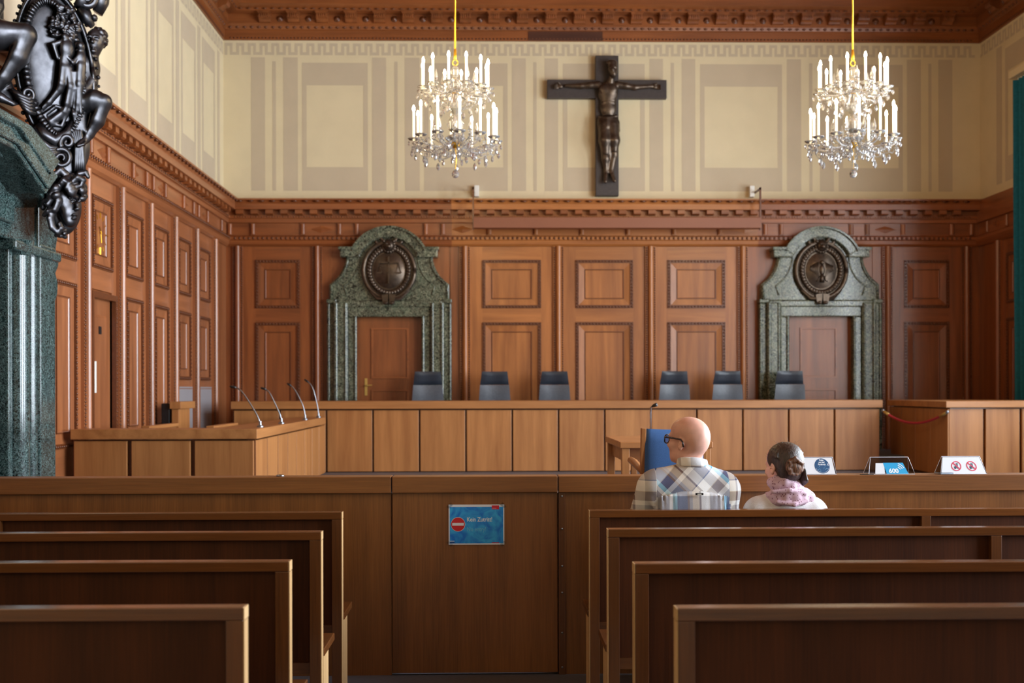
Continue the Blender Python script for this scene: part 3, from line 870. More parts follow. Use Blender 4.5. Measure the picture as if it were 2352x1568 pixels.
MB().lathe([(.012, 0), (.012, .66)], n=8).build('pole', M['black'], t)
MB().lathe([(.07, 0), (.07, .02), (.02, .03)], n=12).build('base', M['black'], t)

def px(x, y, Y): return Vector(((x - 1121.4) / 2613 * Y, Y, 1.52 + (895 - .0022 * (x - 1176) - y) / 2613 * Y))
MIC = [(11.25, [(596, 968), (585, 945), (560, 905), (547, 891), (527, 887)], 'nearest the corner'),
       (12.4, [(642, 958), (633, 938), (620, 910), (612, 896), (595, 890)], 'second from the corner'),
       (14.0, [(696, 950), (691, 930), (678, 903), (668, 888), (655, 880)], 'third from the corner'),
       (15.2, [(725, 944), (721, 925), (714, 895), (707, 881), (693, 871)], 'at the end by the judges bench')]
for Y, pth, lb in MIC:
    bx_ = -2.245 if Y < 15 else -2.26
    t = thing('microphone', 'grey gooseneck microphone on the dock desk, ' + lb, 'microphone', (bx_, Y, 1.158), 0, 'gooseneck microphones on the dock desk')
    P_ = [px(a, b, Y) - Vector(t.location) for a, b in pth]
    d = Vector((P_[0].x, 0, 0))
    P_ = [q - d for q in P_]
    P_[-1:] = [P_[-1]]
    sm = [Vector((0, 0, .02))]
    for i in range(len(P_) - 1):
        for k in range(4): sm.append(P_[i].lerp(P_[i + 1], k / 4))
    sm.append(P_[-1])
    for _ in range(3): sm = [sm[0]] + [(sm[i - 1] + sm[i] * 2 + sm[i + 1]) / 4 for i in range(1, len(sm) - 1)] + [sm[-1]]
    MB().tube(sm[:-2], .0075, 7).build('gooseneck', M['steel'], t, True)
    MB().tube(sm[-4:], [.009, .013, .013, .008], 8).build('capsule', M['black'], t, True)
    MB().lathe([(.034, 0), (.034, .012), (.015, .022), (.012, .06)], n=12).build('base', M['steel'], t, 'auto')

# ------------------------------------------------------------------ witness table and its chair
t = thing('witness_table', 'small light oak witness table in front of the judges bench', 'table', (1.25, 8.52, ZW))
MB().box(-.32, .34, -.50, .52, .705, .75).build('tabletop', M['desk_x'], t, bevel=.005)
MB().box(-.27, .29, -.40, -.37, .60, .705).box(-.27, -.24, -.40, .45, .60, .705).box(.26, .29, -.40, .45, .60, .705).build('apron', M['desk_x'], t)
for a in (-.305, .27):
    for b in (-.485, .45): MB().box(a, a + .055, b, b + .055, 0, .705).build('leg', M['desk_z'], t, bevel=.003)
t = thing('microphone', 'slim upright microphone standing on the witness table', 'microphone', (1.215, 8.5, 1.15))
MB().tube([(0, 0, .01), (0, 0, .20), (.002, -.01, .235), (.012, -.02, .245)], .0065, 7).build('gooseneck', M['steel'], t, True)
MB().tube([(.008, -.018, .242), (.022, -.03, .250), (.040, -.045, .258)], [.007, .013, .014], 8).build('capsule', M['black'], t, True)
MB().lathe([(.045, 0), (.045, .015), (.015, .025)], n=14).build('base', M['black'], t, 'auto')
t = thing('witness_chair', 'oak armchair with a high blue upholstered back facing the judges bench', 'chair', (1.205, 7.62, ZW))
bk = MB()
n = 10
vs, fs = [], []
for s in (0, 1):
    for i in range(7):
        z = .36 + .508 * i / 6
        for j in range(n + 1):
            q = j / n * 2 - 1
            e = (1 - abs(q) ** 6) * (1 - abs(i / 3 - 1) ** 8)
            vs.append((q * .19, -.22 + (-.028 if s == 0 else .03) * (.35 + .65 * e) - .05 * (i / 6), z - .008 * (1 - q * q) * (i == 6)))
W = 7 * (n + 1)
for s in (0, 1):
    for i in range(6):
        for j in range(n):
            a = s * W + i * (n + 1) + j
            fs.append((a, a + 1, a + n + 2, a + n + 1))
for j in range(n):
    for i in (0, 6): fs.append((i * (n + 1) + j, i * (n + 1) + j + 1, W + i * (n + 1) + j + 1, W + i * (n + 1) + j))
for i in range(6):
    for j in (0, n): fs.append((i * (n + 1) + j, (i + 1) * (n + 1) + j, W + (i + 1) * (n + 1) + j, W + i * (n + 1) + j))
bk.add(vs, fs).build('backrest', M['blue_cloth'], t, True)
for s in (-1, 1):
    MB().prism([(-.19, 0), (-.23, 0), (-.205, .44), (-.29, .87), (-.245, .87), (-.17, .44)], 'x', s * .20 - .016, s * .20 + .016).build('leg', M['desk_z'], t, bevel=.004)
    MB().box(s * .20 - .02, s * .20 + .02, .20, .24, 0, .60).build('leg', M['desk_z'], t, bevel=.004)
    MB().tube([(s * .205, -.225, .585), (s * .21, -.10, .605), (s * .215, .08, .625), (s * .215, .27, .63)], [.016, .022, .026, .024], 8).build('armrest', M['desk_y'], t, True)
MB().box(-.19, .19, -.20, .24, .38, .455).build('seat', M['blue_cloth'], t, bevel=.02)

# ------------------------------------------------------------------ barrier rail across the room and its gate
RZ0, RZ1 = .973, 1.06
def barrier(name, a, b, label, cat):
    t = thing(name, label, cat, ((a + b) / 2, 6.1, 0))
    h = (b - a) / 2
    MB().box(-h, h, -.05, .085, RZ0, RZ1).build('rail', M['barrier_x'], t, bevel=.004)
    return t, h
t, h = barrier('barrier', -3.96, -.518, 'dark oak barrier wall left of the no entry gate', 'barrier')
MB().box(-h, h, -.02, .02, 0, RZ0).build('panel', M['barrier_z'], t)
t, h = barrier('gate', -.512, .368, 'dark oak gate panel carrying the blue no entry notice', 'gate')
MB().box(-h, h, -.026, .014, .012, RZ0).build('panel', M['barrier_z'], t, bevel=.002)
for s in (-1, 1): MB().box(s * h - .028, s * h + .028, .022, .036, 0, .965).build('stop', M['barrier_z'], t)
t, h = barrier('barrier', .374, 7.3, 'dark oak barrier wall right of the gate, in front of the two seated visitors', 'barrier')
MB().box(-h, h, -.02, .02, 0, RZ0).build('panel', M['barrier_z'], t)
sx = .392 - (.374 + h)
MB().box(sx - .018, sx + .018, -.034, -.02, 0, RZ0).build('hinge_strip', M['bench_z'], t, bevel=.002)
for z in (.952, .778, .58, .438, .224, .04): MB().ball((sx, -.036, z), .0055, 8, 5, (1, .5, 1)).build('screw', M['steel'], t, True)
MB().box(0, 0.01, .02, .03, 0, .9).build('brace', M['bench_z'], t)
tag(MB().lathe([(.019, 0), (.022, .003), (.020, .009), (.006, .011)], (-1.111, 6.10, RZ1), 16).build('metal_disc', M['steel'], None, True), 'small round metal button on the left barrier rail', 'button')

# ------------------------------------------------------------------ flat print: text and shapes as thin ink on paper
INK = {}
def ink(col, rough=.6):
    if col not in INK: INK[col] = plain('print_ink', col, rough=rough)
    return INK[col]
def text_mesh(body, size, mat, name, parent, to_w, align='LEFT', xscale=1.0, bold=0.0):
    cu = bpy.data.curves.new('text', 'FONT')
    cu.body = body; cu.size = size; cu.align_x = align; cu.resolution_u = 3; cu.offset = bold
    o = bpy.data.objects.new('text', cu)
    me = bpy.data.meshes.new_from_object(o)
    bpy.data.objects.remove(o); bpy.data.curves.remove(cu)
    for v in me.vertices: v.co = to_w(v.co.x * xscale, v.co.y)
    me.materials.clear(); me.materials.append(mat)
    me.name = name
    return link(bpy.data.objects.new(name, me), parent)
def flat(pts, to_w, mat, name, parent):
    me = bpy.data.meshes.new(name)
    me.from_pydata([to_w(*p) for p in pts], [], [tuple(range(len(pts)))])
    me.materials.append(mat)
    return link(bpy.data.objects.new(name, me), parent)
def rect(a, b, c, d): return [(a, c), (b, c), (b, d), (a, d)]
def circ(x, y, r, n=32): return [(x + r * math.cos(2 * PI * i / n), y + r * math.sin(2 * PI * i / n)) for i in range(n)]
def ringstrip(x, y, r0, r1, to_w, mat, name, parent, a0=0, a1=2 * PI, n=32):
    vs = []
    for i in range(n + 1):
        q = a0 + (a1 - a0) * i / n
        vs += [to_w(x + r0 * math.cos(q), y + r0 * math.sin(q)), to_w(x + r1 * math.cos(q), y + r1 * math.sin(q))]
    me = bpy.data.meshes.new(name)
    me.from_pydata(vs, [], [(2 * i, 2 * i + 1, 2 * i + 3, 2 * i + 2) for i in range(n)])
    me.materials.append(mat)
    return link(bpy.data.objects.new(name, me), parent)

def blue_paper():
    m, nt, p = base_mat('blue_print')
    g = nt.nodes.new('ShaderNodeNewGeometry')
    n = nt.nodes.new('ShaderNodeTexNoise'); n.inputs['Scale'].default_value = 9; n.inputs['Detail'].default_value = 6; n.inputs['Distortion'].default_value = 3
    r = nt.nodes.new('ShaderNodeValToRGB')
    r.color_ramp.elements[0].position, r.color_ramp.elements[1].position = .35, .68
    r.color_ramp.elements[0].color, r.color_ramp.elements[1].color = lin((0, 118, 222)), lin((58, 182, 244))
    nt.links.new(g.outputs['Position'], n.inputs['Vector']); nt.links.new(n.outputs['Fac'], r.inputs['Fac']); nt.links.new(r.outputs['Color'], p.inputs['Base Color'])
    p.inputs['Roughness'].default_value = .35
    return m
BLUE = blue_paper()
t = thing('notice', 'blue laminated no entry notice taped to the gate panel', 'sign', (-.064, 6.071, .802))
SW, SH = .1485, .107
MB().box(-SW, SW, -.0006, .0012, -SH, SH).build('paper', plain('white_paper', (232, 236, 246), rough=.4), t)
TW = lambda d: (lambda x, y: (x, -.0006 - d, y))
flat(rect(-SW + .006, SW - .006, -SH + .007, SH - .013), TW(.0003), BLUE, 'blue_field', t)
flat(circ(-SW + .050, .002, .0385), TW(.0006), ink((226, 232, 240)), 'sign_rim', t)
flat(circ(-SW + .050, .002, .0365), TW(.0009), ink((206, 36, 44)), 'red_disc', t)
flat(rect(-SW + .019, -SW + .081, -.005, .010), TW(.0012), ink((226, 232, 240)), 'white_bar', t)
text_mesh('Kein Zutritt!', .033, ink((232, 240, 248)), 'lettering', t, lambda x, y: (-SW + .097 + x, -.0016, .017 + y), xscale=.80, bold=.0004)
text_mesh('No entry!', .033, ink((116, 196, 236)), 'lettering', t, lambda x, y: (-SW + .097 + x, -.0016, -.035 + y), xscale=.78)
flat(rect(SW - .067, SW - .028, SH - .026, SH - .005), TW(.0006), ink((204, 34, 56)), 'red_badge', t)
flat(rect(SW - .065, SW - .042, SH - .0205, SH - .0185), TW(.0009), ink((236, 200, 204)), 'badge_line', t)
flat(rect(SW - .067, SW - .028, -SH + .0075, -SH + .012), TW(.0006), ink((204, 34, 56)), 'red_badge', t)
flat(rect(-SW + .006, -SW + .031, -SH + .018, -SH + .021), TW(.0006), ink((210, 224, 240)), 'footer_line', t)
flat(rect(-SW + .006, -SW + .031, -SH + .009, -SH + .0165), TW(.0006), ink((10, 70, 140)), 'footer_block', t)
for sx_ in (-1, 1):
    for sz_ in (-1, 1):
        MB().add([(sx_ * (SW - .012), -.0003, sz_ * (SH + .012)), (sx_ * (SW + .012), -.0003, sz_ * (SH - .012)), (sx_ * (SW - .002), -.001, sz_ * (SH - .020)), (sx_ * (SW - .024), -.001, sz_ * (SH - .002))], [(0, 1, 2, 3)]).build('tape', M['acrylic'], t)

# three A-shaped card holders on the right barrier rail
def holder(x, label, wt, wb_, hgt, dx=0.0, rz=0.0):
    t = thing('card_holder', label, 'card holder', (x, 6.11, RZ1), rz, 'card holders on the barrier rail')
    dy = .045
    def side(sg, off):
        a = [(-wb_ / 2, sg * dy, .002), (wb_ / 2, sg * dy, .002), (wt / 2 + dx, sg * .004, hgt), (-wt / 2 + dx, sg * .004, hgt)]
        return MB().add([(q[0], q[1] + o_, q[2]) for o_ in (0, .0022) for q in a], [(0, 1, 2, 3), (4, 5, 6, 7), (0, 1, 5, 4), (1, 2, 6, 5), (2, 3, 7, 6), (3, 0, 4, 7)])
    side(-1, 0).build('front_sheet', M['acrylic'], t)
    side(1, 0).build('rear_sheet', M['acrylic'], t)
    rim = MB()
    for sg in (-1, 1):
        q = [(-wb_ / 2, sg * dy, .003), (wb_ / 2, sg * dy, .003), (wt / 2 + dx, sg * .004, hgt), (-wt / 2 + dx, sg * .004, hgt), (-wb_ / 2, sg * dy, .003)]
        rim.tube(q, .0017, 5)
    rim.build('rim', plain('bright_acrylic_edge', (226, 232, 244), rough=.15), t)
    def on(u, v, d=0.0):                                            # u -1..1 across, v 0..1 up the camera-side sheet
        wd = wb_ + (wt - wb_) * v
        return (u * wd / 2 + dx * v, -dy + (dy - .004) * v - .0012 - d, .003 + (hgt - .004) * v)
    return t, on
PAPER = plain('card_white', (230, 234, 240), rough=.5)
t, on = holder(1.775, 'card holder with a round dark blue badge, beside the woman with the scarf', .165, .185, .093)
flat([(-.93, .03), (.93, .03), (.93, .97), (-.93, .97)], on, PAPER, 'card', t)
asp = .175 / .093
def cc(u0, v0, r, n=32): return [(u0 + r * math.cos(2 * PI * i / n) * 2 / asp, v0 + r * math.sin(2 * PI * i / n)) for i in range(n)]
O = lambda d: (lambda u, v: on(u, v, d))
flat(cc(.22, .5, .44), O(.0004), ink((32, 78, 122)), 'badge', t)
rr_ = random.Random(4)
for k in range(26):
    q, r_ = rr_.uniform(0, 2 * PI), rr_.uniform(.12, .38)
    flat(cc(.22 + r_ * math.cos(q) * 2 / asp, .46 + .8 * r_ * math.sin(q), rr_.uniform(.010, .026), 5), O(.0007), ink((120, 172, 206)), 'badge_fleck', t)
for s_, v_, sc_ in (('Folge', .80, .13), ('uns auf', .67, .13), ('Facebook', .545, .12)):
    text_mesh(s_, sc_, ink((240, 244, 248)), 'lettering', t, lambda u, v, v_=v_: on(.22 + u * 2 / asp * 1.0, v_ + v, .001), 'CENTER', .95, .004)
text_mesh('f', .2, ink((240, 244, 248)), 'lettering', t, lambda u, v: on(.60 + u * 2 / asp, .50 + v, .001), 'CENTER', 1, .006)
ringstrip(.0, .0, .385, .395, lambda a, b: on(.22 + a * 2 / asp, .5 + b, .001), ink((220, 232, 242)), 'badge_rim', t, PI * 1.1, PI * 1.9)
t, on = holder(2.166, 'clear card holder with a bright blue 600 card, middle of the three on the rail', .205, .25, .092, .0)
flat([(-.72, .03), (-.30, .03), (-.30, .66), (-.72, .66)], on, PAPER, 'card', t)
flat([(-.22, .02), (.72, .02), (.62, .68), (-.36, .68)], O(.0003), ink((10, 158, 214)), 'blue_field', t)
asp = .23 / .092
text_mesh('600', .36, ink((240, 248, 252)), 'lettering', t, lambda u, v: on(.10 + u * 2 / asp, .08 + v, .001), 'CENTER', 1.0, .012)
for k in range(3):
    ringstrip(0, 0, .16 + .115 * k, .205 + .115 * k, lambda a, b: on(.29 + a * 2 / asp, .22 + b, .001), ink((240, 248, 252)), 'wave', t, .35, 1.35, 10)
MB().box(-.165, -.10, -.05, -.02, 0, .004).build('foot', M['black'], t)
t, on = holder(2.556, 'card holder with two red prohibition symbols, farthest from the seated woman', .205, .25, .094, .0)
flat([(-.97, .02), (.97, .02), (.97, .98), (-.97, .98)], on, PAPER, 'card', t)
asp = .225 / .094
for u0 in (-.30, .42):
    ringstrip(0, 0, .235, .285, lambda a, b: on(u0 + a * 2 / asp, .46 + b, .0012), ink((214, 44, 84)), 'red_ring', t)
    flat([(u0 - .20 * 2 / asp, .46 + .155), (u0 - .155 * 2 / asp, .46 + .20), (u0 + .20 * 2 / asp, .46 - .155), (u0 + .155 * 2 / asp, .46 - .20)], O(.0014), ink((214, 44, 84)), 'red_bar', t)
    flat([(u0 - .13 * 2 / asp, .46 - .02), (u0 - .11 * 2 / asp, .46 - .17), (u0 - .03 * 2 / asp, .46 - .17), (u0 - .01 * 2 / asp, .46 - .02)], O(.0008), ink((24, 60, 84)), 'cup', t)
    flat([(u0 + .05 * 2 / asp, .46 - .15), (u0 + .08 * 2 / asp, .46 - .15), (u0 + .10 * 2 / asp, .46 + .17), (u0 + .06 * 2 / asp, .46 + .17)], O(.0008), ink((24, 60, 84)), 'knife', t)
    flat([(u0 + .00 * 2 / asp, .46 - .15), (u0 + .02 * 2 / asp, .46 - .15), (u0 + .035 * 2 / asp, .46 + .17), (u0 - .015 * 2 / asp, .46 + .17)], O(.0008), ink((24, 60, 84)), 'fork', t)
MB().box(-.145, -.06, -.055, .0, 0, .012).build('foot', M['acrylic'], t, bevel=.003)

# ------------------------------------------------------------------ public benches
def pew(s, L_, name):
    t = thing('bench', '', 'bench', (0, 0, 0), 0, name)
    lo = lambda a, b: (min(s * a, s * b), max(s * a, s * b))
    MB().box(*lo(0, L_), 0, .055, .905, .94).build('rail', M['rail_x'], t, bevel=.003)
    for a in (0, 1.605, L_ - .046): MB().box(*lo(a, a + .046), 0, .05, 0, .905).build('post', M['bench_z'], t, bevel=.002)
    for a, b in ((.046, 1.605), (1.651, L_ - .046)):
        MB().box(*lo(a, b), .024, .038, .40, .905).build('panel', M['backing_z'], t)
        MB().box(*lo(a, b), .015, .045, .355, .40).build('rail', M['bench_x'], t)
    MB().box(*lo(-.008, L_), .052, .36, .418, .45).build('seat', M['bench_x'], t, bevel=.004)
    for a in (0, 1.605, L_ - .046): MB().box(*lo(a, a + .046), .055, .20, 0, .418).build('support', M['bench_z'], t, bevel=.002)
    MB().box(*lo(-.003, 0), .001, .054, .906, .939).build('edge_band', M['pale_y'], t)  # thin strips added on the ends, window light painted in as pale wood
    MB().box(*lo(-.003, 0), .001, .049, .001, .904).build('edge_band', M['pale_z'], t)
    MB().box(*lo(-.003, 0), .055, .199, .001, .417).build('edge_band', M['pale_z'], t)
    return t
LB = [(-.700, 5.426), (-.688, 4.678), (-.678, 3.873), (-.656, 3.054)]
RB = [(.487, 5.455), (.498, 4.719), (.488, 3.783), (.501, 3.004)]
ordn = ('first row, right behind the barrier', 'second row from the barrier', 'third row from the barrier', 'fourth row, closest to the viewer')
for s, rows_, side_ in ((-1, LB, 'left'), (1, RB, 'right')):
    b0 = pew(s, 3.22 if s < 0 else 3.3, 'public benches on the %s of the aisle' % side_)
    for i, (x, y) in enumerate(rows_):
        o = b0 if i == 0 else copy_tree(b0)
        o.location = (x, y, 0)
        o['label'] = 'dark oak bench %s of the aisle, %s' % (side_, ordn[i])
        if s > 0 and i == 0: o['label'] = 'dark oak bench right of the aisle with the two seated visitors'

# ------------------------------------------------------------------ curtain and pelmet by the right windows
t = thing('curtain', 'long teal velvet curtain hanging in folds beside the right window', 'curtain', (7.36, 15.25, Z_POD))
mb = MB()
n, m_ = 60, 10
vs, fs = [], []
for i in range(m_ + 1):
    z = 5.2 * i / m_
    for j in range(n + 1):
        u = j / n
        vs.append((.055 * math.sin(u * 2 * PI * 7 + .4 * math.sin(i * .5)) + .02 * math.sin(u * 31), -.38 + .80 * u - (.012 * (m_ - i) * .3), z))
for i in range(m_):
    for j in range(n):
        a = i * (n + 1) + j
        fs.append((a, a + 1, a + n + 2, a + n + 1))
mb.add(vs, fs)
mb.build('cloth', M['curtain'], t, True)
for k in range(9): MB().tube([(0, -.34 + .09 * k, 5.15), (0, -.34 + .09 * k, 5.23)], .008, 6).build('hook', M['white'], t)
t = thing('pelmet', 'cream pelmet board above the teal curtain', 'pelmet', (7.40, 14.3, 5.80))
MB().box(-.14, .19, -1.2, 1.42, .03, .14).build('board', M['plaster'], t, bevel=.01)
MB().box(-.03, .03, -1.15, 1.37, .0, .03).build('track', M['white'], t)
# ------------------------------------------------------------------ sculpting: smooth unions of simple solids, meshed by surface nets
class Clay:
    def __init__(s, xs, ys, zs):
        s.ax = [np.asarray(a, np.float32) for a in (xs, ys, zs)]
        s.d = np.full([len(a) for a in s.ax], 9.0, np.float32)
        s.R, s.o = np.eye(3, dtype=np.float32), np.zeros(3, np.float32)
    def frame(s, R=None, o=(0, 0, 0)):
        s.R = np.eye(3, dtype=np.float32) if R is None else np.array(R, np.float32)
        s.o = np.array(o, np.float32)
        return s
    def _w(s, p): return s.R @ np.array(p, np.float32) + s.o
    def _grid(s, lo, hi):
        sl = []
        for a, l, h in zip(s.ax, lo, hi):
            i, j = np.searchsorted(a, l), np.searchsorted(a, h)
            sl.append(slice(max(0, i - 1), min(len(a), j + 1)))
        if any(q.stop <= q.start for q in sl): return None, None
        return tuple(sl), np.meshgrid(*[a[q] for a, q in zip(s.ax, sl)], indexing='ij')
    def _mix(s, sl, d, k, sub):
        a = s.d[sl]
        if sub: a, d = -a, d
        if k > 0:
            h = np.clip(.5 + .5 * (d - a) / k, 0, 1)
            r = d * (1 - h) + a * h - k * h * (1 - h)
        else: r = np.minimum(a, d)
        s.d[sl] = -r if sub else r
    def cap(s, a, b, ra, rb=None, k=.02, sub=False):
        rb = ra if rb is None else rb
        a, b = s._w(a), s._w(b)
        m = max(ra, rb) + k * 1.5 + .02 * max(ra, rb)
        sl, g = s._grid(np.minimum(a, b) - m, np.maximum(a, b) + m)
        if sl is None: return s
        ba = b - a
        L = max(1e-9, float(ba @ ba))
        pa = [g[i] - a[i] for i in range(3)]
        h = np.clip((pa[0] * ba[0] + pa[1] * ba[1] + pa[2] * ba[2]) / L, 0, 1)
        d = np.sqrt(sum((pa[i] - ba[i] * h) ** 2 for i in range(3))) - (ra + (rb - ra) * h)
        s._mix(sl, d, k, sub)
        return s
    def chain(s, pts, rs, k=.02):
        for i in range(len(pts) - 1): s.cap(pts[i], pts[i + 1], rs[i], rs[i + 1], k)
        return s
    def ell(s, c, r, k=.02, rot=None, sub=False):
        c = s._w(c)
        Q = s.R if rot is None else s.R @ np.array(Euler(rot).to_matrix(), np.float32)
        m = max(r) + k * 1.5
        sl, g = s._grid(c - m, c + m)
        if sl is None: return s
        q = [g[i] - c[i] for i in range(3)]
        p = [q[0] * Q[0, j] + q[1] * Q[1, j] + q[2] * Q[2, j] for j in range(3)]
        k0 = np.sqrt(sum((p[j] / r[j]) ** 2 for j in range(3)))
        k1 = np.sqrt(sum((p[j] / r[j] ** 2) ** 2 for j in range(3))) + 1e-9
        s._mix(sl, k0 * (k0 - 1) / k1, k, sub)
        return s
    def cut(s, axis, v, keep_above):
        g = s.ax[axis].reshape([-1 if i == axis else 1 for i in range(3)])
        s.d = np.maximum(s.d, (v - g) if keep_above else (g - v))
        return s
    def mesh(s, name, mat, tf=None):
        d = s.d
        X, Y, Z = s.ax
        neg = d < 0
        nx, ny, nz = d.shape
        cs = [neg[i:nx - 1 + i, j:ny - 1 + j, k:nz - 1 + k] for i in (0, 1) for j in (0, 1) for k in (0, 1)]
        cnt = sum(c.astype(np.int8) for c in cs)
        act = (cnt > 0) & (cnt < 8)
        ci, cj, ck = np.nonzero(act)
        n = len(ci)
        pos = np.zeros((n, 3)); w_ = np.zeros(n)
        off = [(i, j, k) for i in (0, 1) for j in (0, 1) for k in (0, 1)]
        for a in range(8):
            for b in range(a + 1, 8):
                if sum(abs(off[a][t] - off[b][t]) for t in range(3)) != 1: continue
                ia = (ci + off[a][0], cj + off[a][1], ck + off[a][2])
                ib = (ci + off[b][0], cj + off[b][1], ck + off[b][2])
                da, db = d[ia], d[ib]
                m = (da < 0) != (db < 0)
                t = np.where(m, da / np.where(m, da - db, 1), 0)
                for q, A in enumerate((X, Y, Z)):
                    pos[:, q] += np.where(m, A[ia[q]] + (A[ib[q]] - A[ia[q]]) * t, 0)
                w_ += m
        pos /= w_[:, None]
        idx = np.full(act.shape, -1, np.int64)
        idx[ci, cj, ck] = np.arange(n)
        faces = []
        for ax in range(3):
            u, v = [(1, 2), (2, 0), (0, 1)][ax]
            sh = [slice(None)] * 3
            a = [slice(1, -1)] * 3; b = [slice(1, -1)] * 3
            a[ax] = slice(0, -1); b[ax] = slice(1, None)
            A, B = neg[tuple(a)], neg[tuple(b)]
            e = np.nonzero(A != B)
            base = [e[0].copy(), e[1].copy(), e[2].copy()]
            for q in range(3):
                if q != ax: base[q] = base[q] + 1
            def cell(du, dv):
                p = [x.copy() for x in base]
                p[u] = p[u] - du; p[v] = p[v] - dv
                return idx[p[0], p[1], p[2]]
            q4 = np.stack([cell(1, 1), cell(0, 1), cell(0, 0), cell(1, 0)], 1)
            flip = ~A[e]
            q4[flip] = q4[flip][:, ::-1]
            faces.append(q4)
        faces = np.concatenate(faces)
        faces = faces[(faces >= 0).all(1)]
        if tf is not None: pos = tf(pos)
        me = bpy.data.meshes.new(name)
        me.vertices.add(n); me.vertices.foreach_set('co', pos.astype(np.float32).ravel())
        me.loops.add(faces.size); me.loops.foreach_set('vertex_index', faces.astype(np.int32).ravel())
        me.polygons.add(len(faces))
        me.polygons.foreach_set('loop_start', np.arange(0, faces.size, 4, dtype=np.int32))
        me.polygons.foreach_set('loop_total', np.full(len(faces), 4, np.int32))
        me.polygons.foreach_set('use_smooth', [True] * len(faces))
        me.update(calc_edges=True); me.validate()
        me.materials.append(mat)
        return me
    def build(s, name, mat, parent=None, tf=None, kind=None):
        o = bpy.data.objects.new(name, s.mesh(name, mat, tf))
        return link(o, parent, kind=kind)
def span(*segs):
    """Axis with a spacing of its own on each stretch: (start, stop, step), ..."""
    out = []
    for a, b, h in segs: out += list(np.arange(a, b - h * .3, h))
    return out + [segs[-1][1]]

# ------------------------------------------------------------------ wooden cross with its bronze figure
t = thing('wall_cross', 'large dark wooden cross with a bronze crucified figure, hung high on the back wall', 'cross', (1.818, 17.36, 4.47))
MB().box(-.175, .175, -.085, .03, 0, 2.13).build('upright', plain('dark_stained_wood', (58, 50, 48), rough=.5, noise=.2, nscale=25), t, bevel=.006)
MB().box(-.911, -.175, -.08, .025, 1.485, 1.765).box(.175, .911, -.08, .025, 1.485, 1.765).build('crossbar', bpy.data.materials['dark_stained_wood'], t, bevel=.006)
K = .001394
def cz_(zx, zy, d): return ((zx - 630) * K, -.085 - d, 2.13 - (zy - 17) * K)
cl = Clay(span((-.86, .86, .009)), span((-.33, -.06, .009)), span((.12, 2.05, .009)))
cl.ell(cz_(683, 190, .11), (.075, .09, .12), .01)                                 # head, bowed a little
cl.ell(cz_(690, 245, .145), (.045, .05, .06), .03).ell(cz_(672, 120, .10), (.088, .08, .05), .03)
cl.ell(cz_(676, 205, .20), (.014, .02, .028), .012)
for sx in (-1, 1): cl.ell(cz_(680 + 26 * sx, 192, .195), (.018, .016, .012), .006, sub=True)
cl.cap(cz_(665, 300, .08), cz_(680, 240, .10), .05, .045)
cl.ell(cz_(635, 430, .055), (.155, .075, .17), .05).ell(cz_(638, 590, .045), (.125, .065, .16), .06)
for sx in (-1, 1): cl.ell(cz_(632 + 48 * sx, 400, .105), (.07, .028, .06), .03)
for k in range(4): cl.cap(cz_(570, 470 + 26 * k, .09), cz_(632, 455 + 26 * k, .105), .010, .008, .012).cap(cz_(632, 455 + 26 * k, .105), cz_(698, 470 + 26 * k, .09), .008, .010, .012)
cl.chain([cz_(530, 345, .05), cz_(440, 352, .05), cz_(340, 360, .045), cz_(180, 356, .035)], [.058, .048, .040, .028], .03)
cl.chain([cz_(740, 345, .05), cz_(830, 358, .05), cz_(930, 374, .045), cz_(1110, 358, .035)], [.058, .048, .040, .028], .03)
for sx, hx, hy in ((-1, 115, 360), (1, 1150, 362)):
    cl.ell(cz_(hx, hy, .035), (.045, .022, .038), .02)
    for k in range(4): cl.chain([cz_(hx + sx * 22, hy - 20 + 14 * k, .035), cz_(hx + sx * 52, hy - 14 + 15 * k, .055), cz_(hx + sx * 58, hy + 4 + 10 * k, .075)], [.012, .010, .009], .006)
    cl.chain([cz_(hx, hy - 24, .045), cz_(hx + sx * 26, hy - 38, .065)], [.013, .010], .008)
cl.chain([cz_(590, 760, .045), cz_(590, 960, .085), cz_(606, 1150, .06), cz_(612, 1290, .035)], [.10, .080, .058, .036], .04)
cl.chain([cz_(690, 760, .045), cz_(700, 960, .085), cz_(700, 1100, .06), cz_(668, 1290, .035)], [.10, .075, .055, .036], .04)
cl.chain([cz_(612, 1290, .035), cz_(608, 1400, .075)], [.038, .030], .02).chain([cz_(672, 1290, .035), cz_(698, 1390, .075)], [.038, .030], .02)
cl.cap(cz_(612, 1330, .06), cz_(600, 1408, .09), .026, .020).cap(cz_(678, 1330, .06), cz_(704, 1398, .09), .026, .020)
fig = cl.build('crucified_figure', M['bronze_warm'], t)
cl = Clay(span((-.2, .22, .009)), span((-.33, -.06, .009)), span((.5, 1.32, .009)))
cl.ell(cz_(632, 740, .05), (.155, .10, .10), .04)
for k in range(5): cl.chain([cz_(540, 700 + 26 * k, .09), cz_(620, 725 + 22 * k, .145), cz_(725, 690 + 30 * k, .09)], [.020, .022, .018], .012)
cl.chain([cz_(596, 800, .08), cz_(598, 960, .115), cz_(608, 1090, .085)], [.095, .085, .062], .04).chain([cz_(686, 800, .08), cz_(700, 960, .112), cz_(700, 1060, .085)], [.095, .08, .062], .04)
for xx, b_ in ((630, 1150), (650, 1170), (668, 1130)): cl.chain([cz_(650, 800, .13), cz_(xx, 960, .13), cz_(xx + 4, b_, .085)], [.022, .022, .014], .015)
cl.chain([cz_(722, 680, .07), cz_(742, 760, .09), cz_(748, 850, .06)], [.018, .022, .026], .015)
cl.build('loincloth', M['bronze_warm'], fig)

